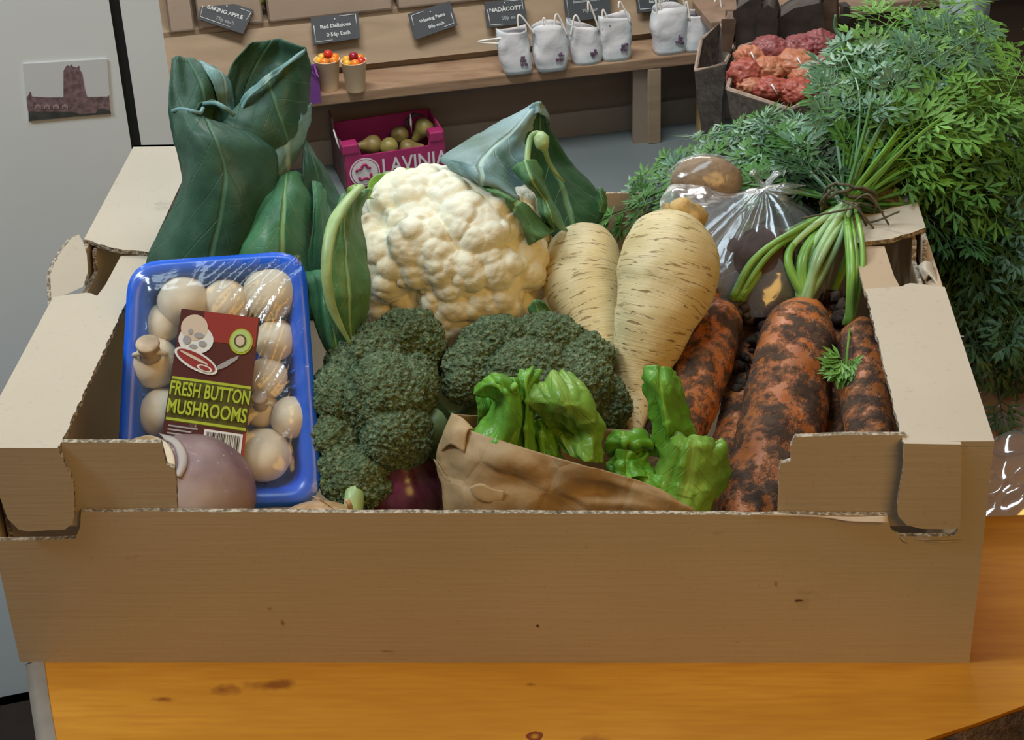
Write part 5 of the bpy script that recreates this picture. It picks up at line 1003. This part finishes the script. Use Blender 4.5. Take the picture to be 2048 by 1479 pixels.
V, F, mi = prism([(0, -.012), (.143, -.012), (.143, hC+.03), (.12, hC+.02), (.10, hC-.01), (.07, hC-.01), (.04, hC), (0, hC)], cpt(-.003, 0, 0), cv, (0, 0, 1), cu*.004); mesh('side', V, F, mgd, cr_, False)
V, F, mi = prism([(0, -.012), (.143, -.012), (.143, hC), (0, hC)], cpt(Lc, 0, 0), cv, (0, 0, 1), cu*.004); mesh('side', V, F, mg, cr_, False)
mesh('base', *cbox(0, Lc, 0, .14, -.012, -.008), mgd, cr_, False)
mesh('corner_fold', *cbox(-.004, .034, -.003, .03, hC-.022, hC+.001), mg, cr_, False, bevel=.003); mesh('corner_fold', *cbox(Lc-.030, Lc+.003, -.003, .03, hC-.022, hC+.001), mg, cr_, False, bevel=.003)
V, F, _ = tube([cpt(-.012, .04, hC+.025), cpt(-.006, .035, hC-.005), cpt(.004, .03, hC-.045)], [.006, .010, .001], 5, flat=.2); mesh('paper_lining', V, F, wp_, cr_)
V, F = lathe([(.0001, 0), (.034, 0), (.034, .0006), (.0001, .0006)], 36)
def onf(u, z, o=.0008): return cpt(u, -o, z)
lc = onf(Lc*.19, hB*.43); R_ = 26*sc0
def disc(r_, mat, o, name='emblem'):
    V = np.array([lc+cu*math.cos(a)*r_+np.array([0, 0, 1])*math.sin(a)*r_-cv*o for a in np.linspace(0, 2*math.pi, 36, endpoint=False)]); V = np.concatenate([V, V-cv*.0004]); n = 36
    mesh(name, V, [tuple(range(n)), tuple(range(2*n-1, n-1, -1))]+[(i, (i+1) % n, n+(i+1) % n, n+i) for i in range(n)], mat, cr_, False)
disc(R_*1.05, wp_, .0006); disc(R_*.95, mg, .0012); disc(R_*.90, wp_, .0018)
blob = [tube([lc-cv*.0026+cu*math.cos(a)*R_*(.50+.10*math.sin(5*a))+np.array([0, 0, 1])*math.sin(a)*R_*(.50+.10*math.sin(5*a)) for a in np.linspace(.6+s_, 2.9+s_, 16)], R_*.10, 6) for s_ in (0, math.pi)]
V, F, _ = join(blob); mesh('emblem', V, F, mg, cr_)
text('LAVINIA', Hc*.58, onf(Lc*.36+Lc*.34, hB*.50, .0015), cu, (0, 0, 1), wp_, cr_, bold=.0006, sx=.80)
M['pear'] = plain('russet_pear', (.19, .145, .045), .45, .35, 30); M['pear2'] = plain('green_pear', (.24, .21, .06), .45, .3, 30)
def pear(c, d, s_, mat, label, k):
    e = empty('pear', c, label, 'pear', 'pears in the magenta crate'); d = unit(np.array(d)); prof = [(-.030, .001), (-.029, .012), (-.022, .022), (-.010, .027), (.004, .025), (.016, .018), (.028, .0125), (.038, .009), (.042, .004), (.043, .001)]
    P = cr1(np.array([[z, r_] for z, r_ in prof]), 4); V, F, _ = tube(P[:, [0]]*d*s_, np.maximum(P[:, 1], .0005)*s_, 24); V += (fbm(V, 40, k)*.004)[:, None]; mesh('fruit', V, F, mat, e, local=True)
    V, F, _ = tube([d*.041*s_, d*.055*s_+[0, 0, .004]], .0013, 6); mesh('stalk', V, F, M['stalk'], e, local=True)
def cpx(x, y, v): # photo point at depth v in the crate
    d = ray(x, y); t_ = ((ga-CAM) @ cv+v)/(d @ cv); return CAM+d*t_
pear(cpx(742, 290, .07), -cu+np.array([0, 0, .1]), .85, M['pear'], 'brown pear lying with its neck to the left', 1)
pear(cpx(778, 292, .045), cv+np.array([0, 0, -.1]), .8, M['pear2'], 'pear lying with its round end to the front', 2)
pear(cpx(820, 296, .06), cu*.9-cv*.2, .8, M['pear'], 'pear lying behind the front edge of the crate, to the right', 3)
pear(cpx(846, 258, .09), -cu*.7+np.array([0, 0, -.75]), .85, M['pear2'], 'pear leaning up on the others, round end raised to the right', 4)
pear(cpx(800, 268, .105), cu*.4+cv, .8, M['pear'], 'pear at the back of the crate, mostly hidden', 5)
wr_ = surf([[(0, 0, 0)]*2]*2) if False else None
p_ = cpx(822, 245, .085); V, F, _ = tube([p_+[0, 0, .022], p_, p_-[0, 0, .028]], [.004, .012, .001], 5, flat=.25); tg_ = mesh('fruit_sticker', V, F, wp_); tag(tg_, 'white paper tag standing among the pears', 'tag')
V, F, _ = tube([cpx(812, 262, .1), cpx(815, 240, .1), cpx(830, 228, .1), cpx(848, 232, .1)], [.006, .012, .010, .004], 8, flat=.4); tg2 = mesh('fruit_wrapper', V, F, plain('purple_tissue', (.05, .025, .035), .6, .4, 60)); tag(tg2, 'dark purple tissue wrapper sticking up behind the leaning pear', 'wrapper')
# purple crate end by the cups
pu_e = empty('purple_crate', on_bench(600, 212), 'purple crate corner showing between the cabbage and the left cup', 'crate')
p0 = on_bench(643, 206)-SL; uu, vv = p0 @ SU, p0 @ SV; pm = plain('purple_card', (.16, .045, .25), .5, .1, 20)
mesh('front', *stbox(uu-.14, uu, vv, vv+.004, zt, zt+.060), pm, pu_e, False)
for q0, q1 in ((uu-.004, uu), (uu-.14, uu-.136)): mesh('side', *stbox(q0, q1, vv+.0041, vv+.08, zt, zt+.060), pm, pu_e, False)
mesh('back', *stbox(uu-.14, uu, vv+.081, vv+.085, zt, zt+.060), pm, pu_e, False)
V, F, _ = tube([st(uu, vv, zt+.058), st(uu-.02, vv, zt+.082), st(uu-.10, vv+.01, zt+.085)], .004, 6, flat=.3); mesh('rim', V, F, pm, pu_e)
# hexagonal grey baskets with net bags
bm_ = NT('grey_basket'); n = bm_.noise(bm_.coord('Object', (1, 1, 1)), 60, 4, .6, 1); M['basket'] = bm_.done(bm_.ramp(n, [(.35, (.085, .068, .058)), (.65, (.19, .155, .135))]), .8); bm2 = plain('basket_rim', (.26, .20, .16), .7, .3, 60)
def vert(x, y, Y): return aty(x, y, Y)
be2 = empty('grey_basket', (.42, 2.35, F0), 'faceted grey fibre basket heaped with red net bags', 'basket')
Yb = 2.30
rim = [(1455, 178, Yb-.02), (1580, 219, Yb-.09), (1690, 170, Yb-.02), (1722, 95, Yb+.16), (1600, 60, Yb+.25), (1480, 95, Yb+.15)]
R3 = np.array([vert(*q) for q in rim]); zm = R3[:, 2].mean(); c3 = R3.mean(0); Bt = c3+(R3-c3)*[.62, .62, 0]; Bt[:, 2] = zm-.24
def shell(T_, B_, name, par, mat, th=.004):
    T_, B_ = np.array(T_), np.array(B_); G = np.array([B_+(T_-B_)*k/5 for k in range(6)]); n_ = len(T_); V = G.reshape(-1, 3); V = V+fbm(V, 30, 3)[:, None]*.01; return mesh(name, V, gridF(6, n_, True)+[tuple(range(n_))[::-1]], mat, par, False, solid=th)
shell(R3, Bt, 'body', be2, M['basket']); V, F, _ = tube(np.concatenate([R3, R3[:1]]), .0045, 6); mesh('rim', V, F, bm2, be2, False)
for i in range(3): p = Bt[i*2]; V, F, _ = tube([p, [p[0], p[1], F0]], .012, 8); mesh('leg', V, F, M['basket'], be2)
be3 = empty('grey_basket', (.25, 2.5, F0), 'smaller empty grey basket corner jutting out left of the red net bags', 'basket')
rim = [(1391, 141, 2.42), (1450, 127, 2.38), (1466, 95, 2.54), (1440, 48, 2.64), (1402, 80, 2.56)]
R4 = np.array([vert(*q) for q in rim]); c4_ = R4.mean(0); B4 = c4_+(R4-c4_)*[.5, .5, 0]; B4[:, 2] = R4[:, 2].min()-.17
shell(R4, B4, 'body', be3, M['basket']); V, F, _ = tube(np.concatenate([R4, R4[:1]]), .004, 6); mesh('rim', V, F, bm2, be3, False)
p = B4.mean(0); V, F, _ = tube([p, [p[0], p[1], F0]], .02, 8); mesh('leg', V, F, M['basket'], be3)
def netmat(n_, a, b):
    t = NT(n_); o = t.coord(); v = t.vor(o, 260, 'DISTANCE_TO_EDGE'); n = t.noise(o, 36, 3); t.bump(t.noise(o, 70, 3), .8, .004)
    return t.done(t.mix(t.ramp(v, [(0, .6), (.12, 0.)]), t.ramp(n, [(.35, a), (.65, b)]), (.42, .10, .07)), .45, .4)
nets = [netmat('red_net', (.20, .035, .025), (.36, .10, .07)), netmat('orange_net', (.33, .12, .06), (.44, .22, .12)), netmat('purple_net', (.12, .03, .04), (.22, .07, .08))]
nl = [(1492, 150, 36, 30, 0, 'red net bag at the left end of the basket'), (1500, 118, 30, 26, 1, 'orange-red net bag with white tag, upper left in the basket'), (1540, 100, 36, 26, 2, 'dark purple-red net bag at the top left of the heap'), (1535, 140, 34, 26, 1, 'orange-brown net bag in the middle of the heap'), (1590, 125, 42, 26, 1, 'tan net bag with printed band in the centre of the heap'), (1600, 95, 36, 24, 2, 'dark red net bag at the back of the heap'), (1640, 92, 34, 30, 2, 'shadowed net bag at the back right'), (1540, 178, 36, 24, 0, 'bright red net bag lowest at the front'), (1590, 185, 36, 26, 0, 'pinkish red net bag just over the front rim'), (1612, 155, 34, 26, 1, 'brown-red net bag right of centre'), (1650, 135, 26, 28, 2, 'pink onion-like net bag by the carrot tops'), (1500, 172, 26, 20, 1, 'yellowish net bag against the left rim'), (1650, 165, 28, 22, 0, 'red net bag at the right rim, half behind leaves')]
for i, (x, y, a, b, k, lab_) in enumerate(nl):
    c = aty(x, y, 2.30+(185-y)/100*.10); s_ = pxs(c); V, F = ico(5); P = V*np.array([a, a*.8, b])*s_*(1.05+.40*fbm(V, 2.6, i*7, 3)+.22*np.abs(noise(V, 3.2, i)-.5)+.10*np.abs(noise(V, 8, i)-.5))[:, None]; e = empty('net_bag', c, lab_, 'net bag', 'red net bags heaped in the basket'); mesh('net', P, F, nets[k], e, local=True)
    if i in (1, 4, 7, 9):
        T_ = tube([(0, -a*s_*.75, b*s_*.9), (a*s_*.35, -a*s_*.9, b*s_*.1)], .003, 5, flat=.4); mesh('tag', T_[0], T_[1], wp_, e, local=True)
    if i in (3, 4, 9):
        V, F = ico(3); T_ = V*np.array([a*.8, a*.5, b*.35])*s_+np.array([0, -a*s_*.35, b*s_*.1]); mesh('band', T_, F, plain('tan_band', (.38, .20, .12), .6, .2, 60), e, local=True)
# dark brown paper bags behind the nets
dp = plain('dark_brown_bag', (.045, .036, .032), .6, .4, 30, .5); dp2 = plain('brown_bag', (.10, .065, .045), .6, .4, 30, .5)
def pbag(pts, Y, th, mat, label):
    A = np.array([aty(x, y, Y) for x, y in pts]); B = A+np.array([.01, th, 0]); n = len(pts); e = empty('dark_paper_bag', A.mean(0), label, 'bag', 'dark paper bags behind the net bags')
    mesh('body', np.concatenate([A, B]), [tuple(range(n)), tuple(range(2*n-1, n-1, -1))]+[(i, (i+1) % n, n+(i+1) % n, n+i) for i in range(n)], mat, e, False, bevel=.004)
pbag([(1470, 25), (1518, -8), (1520, 60), (1512, 110), (1478, 110)], 2.48, .07, dp, 'black paper bag with slanted top, tallest at the left of the heap')
pbag([(1518, 30), (1536, 15), (1546, 22), (1552, 42), (1548, 110), (1516, 110)], 2.46, .06, dp, 'dark paper bag with notched top, in the middle')
pbag([(1552, 45), (1590, 20), (1640, 10), (1650, 90), (1560, 110)], 2.50, .07, dp, 'wide dark bag lying at the back of the net bags')
pbag([(1447, 42), (1468, 42), (1466, 60), (1459, 100), (1447, 100)], 2.46, .05, dp2, 'narrow brown paper bag standing in the smaller basket')
pbag([(1640, 15), (1668, -10), (1672, 70), (1645, 90)], 2.55, .07, dp2, 'brown paper bag at the right, below the shelf edge')
# shelf unit at upper right
su = empty('shelf_unit', st(.75, .02, F0), 'dark brown wooden cupboard with pale shelf edge behind the carrot tops', 'shelf')
ua, ub = Uc(1625, 60, -.05), Uc(1886, 60, -.05); dk = plain('dark_brown_wood', (.055, .030, .018), .6, .25, 6)
mesh('cabinet', *stbox(ua, ub+.3, -.03, .1, F0, uz(1750, 22, -.05)[1]), dk, su, False)
mesh('shelf_board', *stbox(ua-.25, ub+.3, -.07, .08, uz(1750, 22, -.05)[1], uz(1750, 2, -.05)[1]), plain('pale_shelf_edge', (.25, .17, .12), .6, .2, 20), su, False, bevel=.003)
mesh('bracket', *stbox(Uc(1684, 10, -.08), Uc(1698, 10, -.08), -.09, -.06, uz(1750, 24, -.05)[1]-.005, uz(1750, -6, -.05)[1]), plain('dark_bracket', (.03, .025, .022), .5), su, False)
# blue-grey bag hanging at the upper right
hb_ = empty('grey_sack', aty(1925, 20, 2.0), 'blue-grey plastic sack on the shelf at the top right behind leaves', 'bag')
V, F = ico(4); c = aty(1930, 15, 2.4); P = V*np.array([.045, .05, .06])*(1+.15*fbm(V, 2.5, 3))[:, None]+c; mesh('body', P, F, plain('blue_grey_plastic', (.28, .36, .40), .35, .3, 30, .4), hb_)
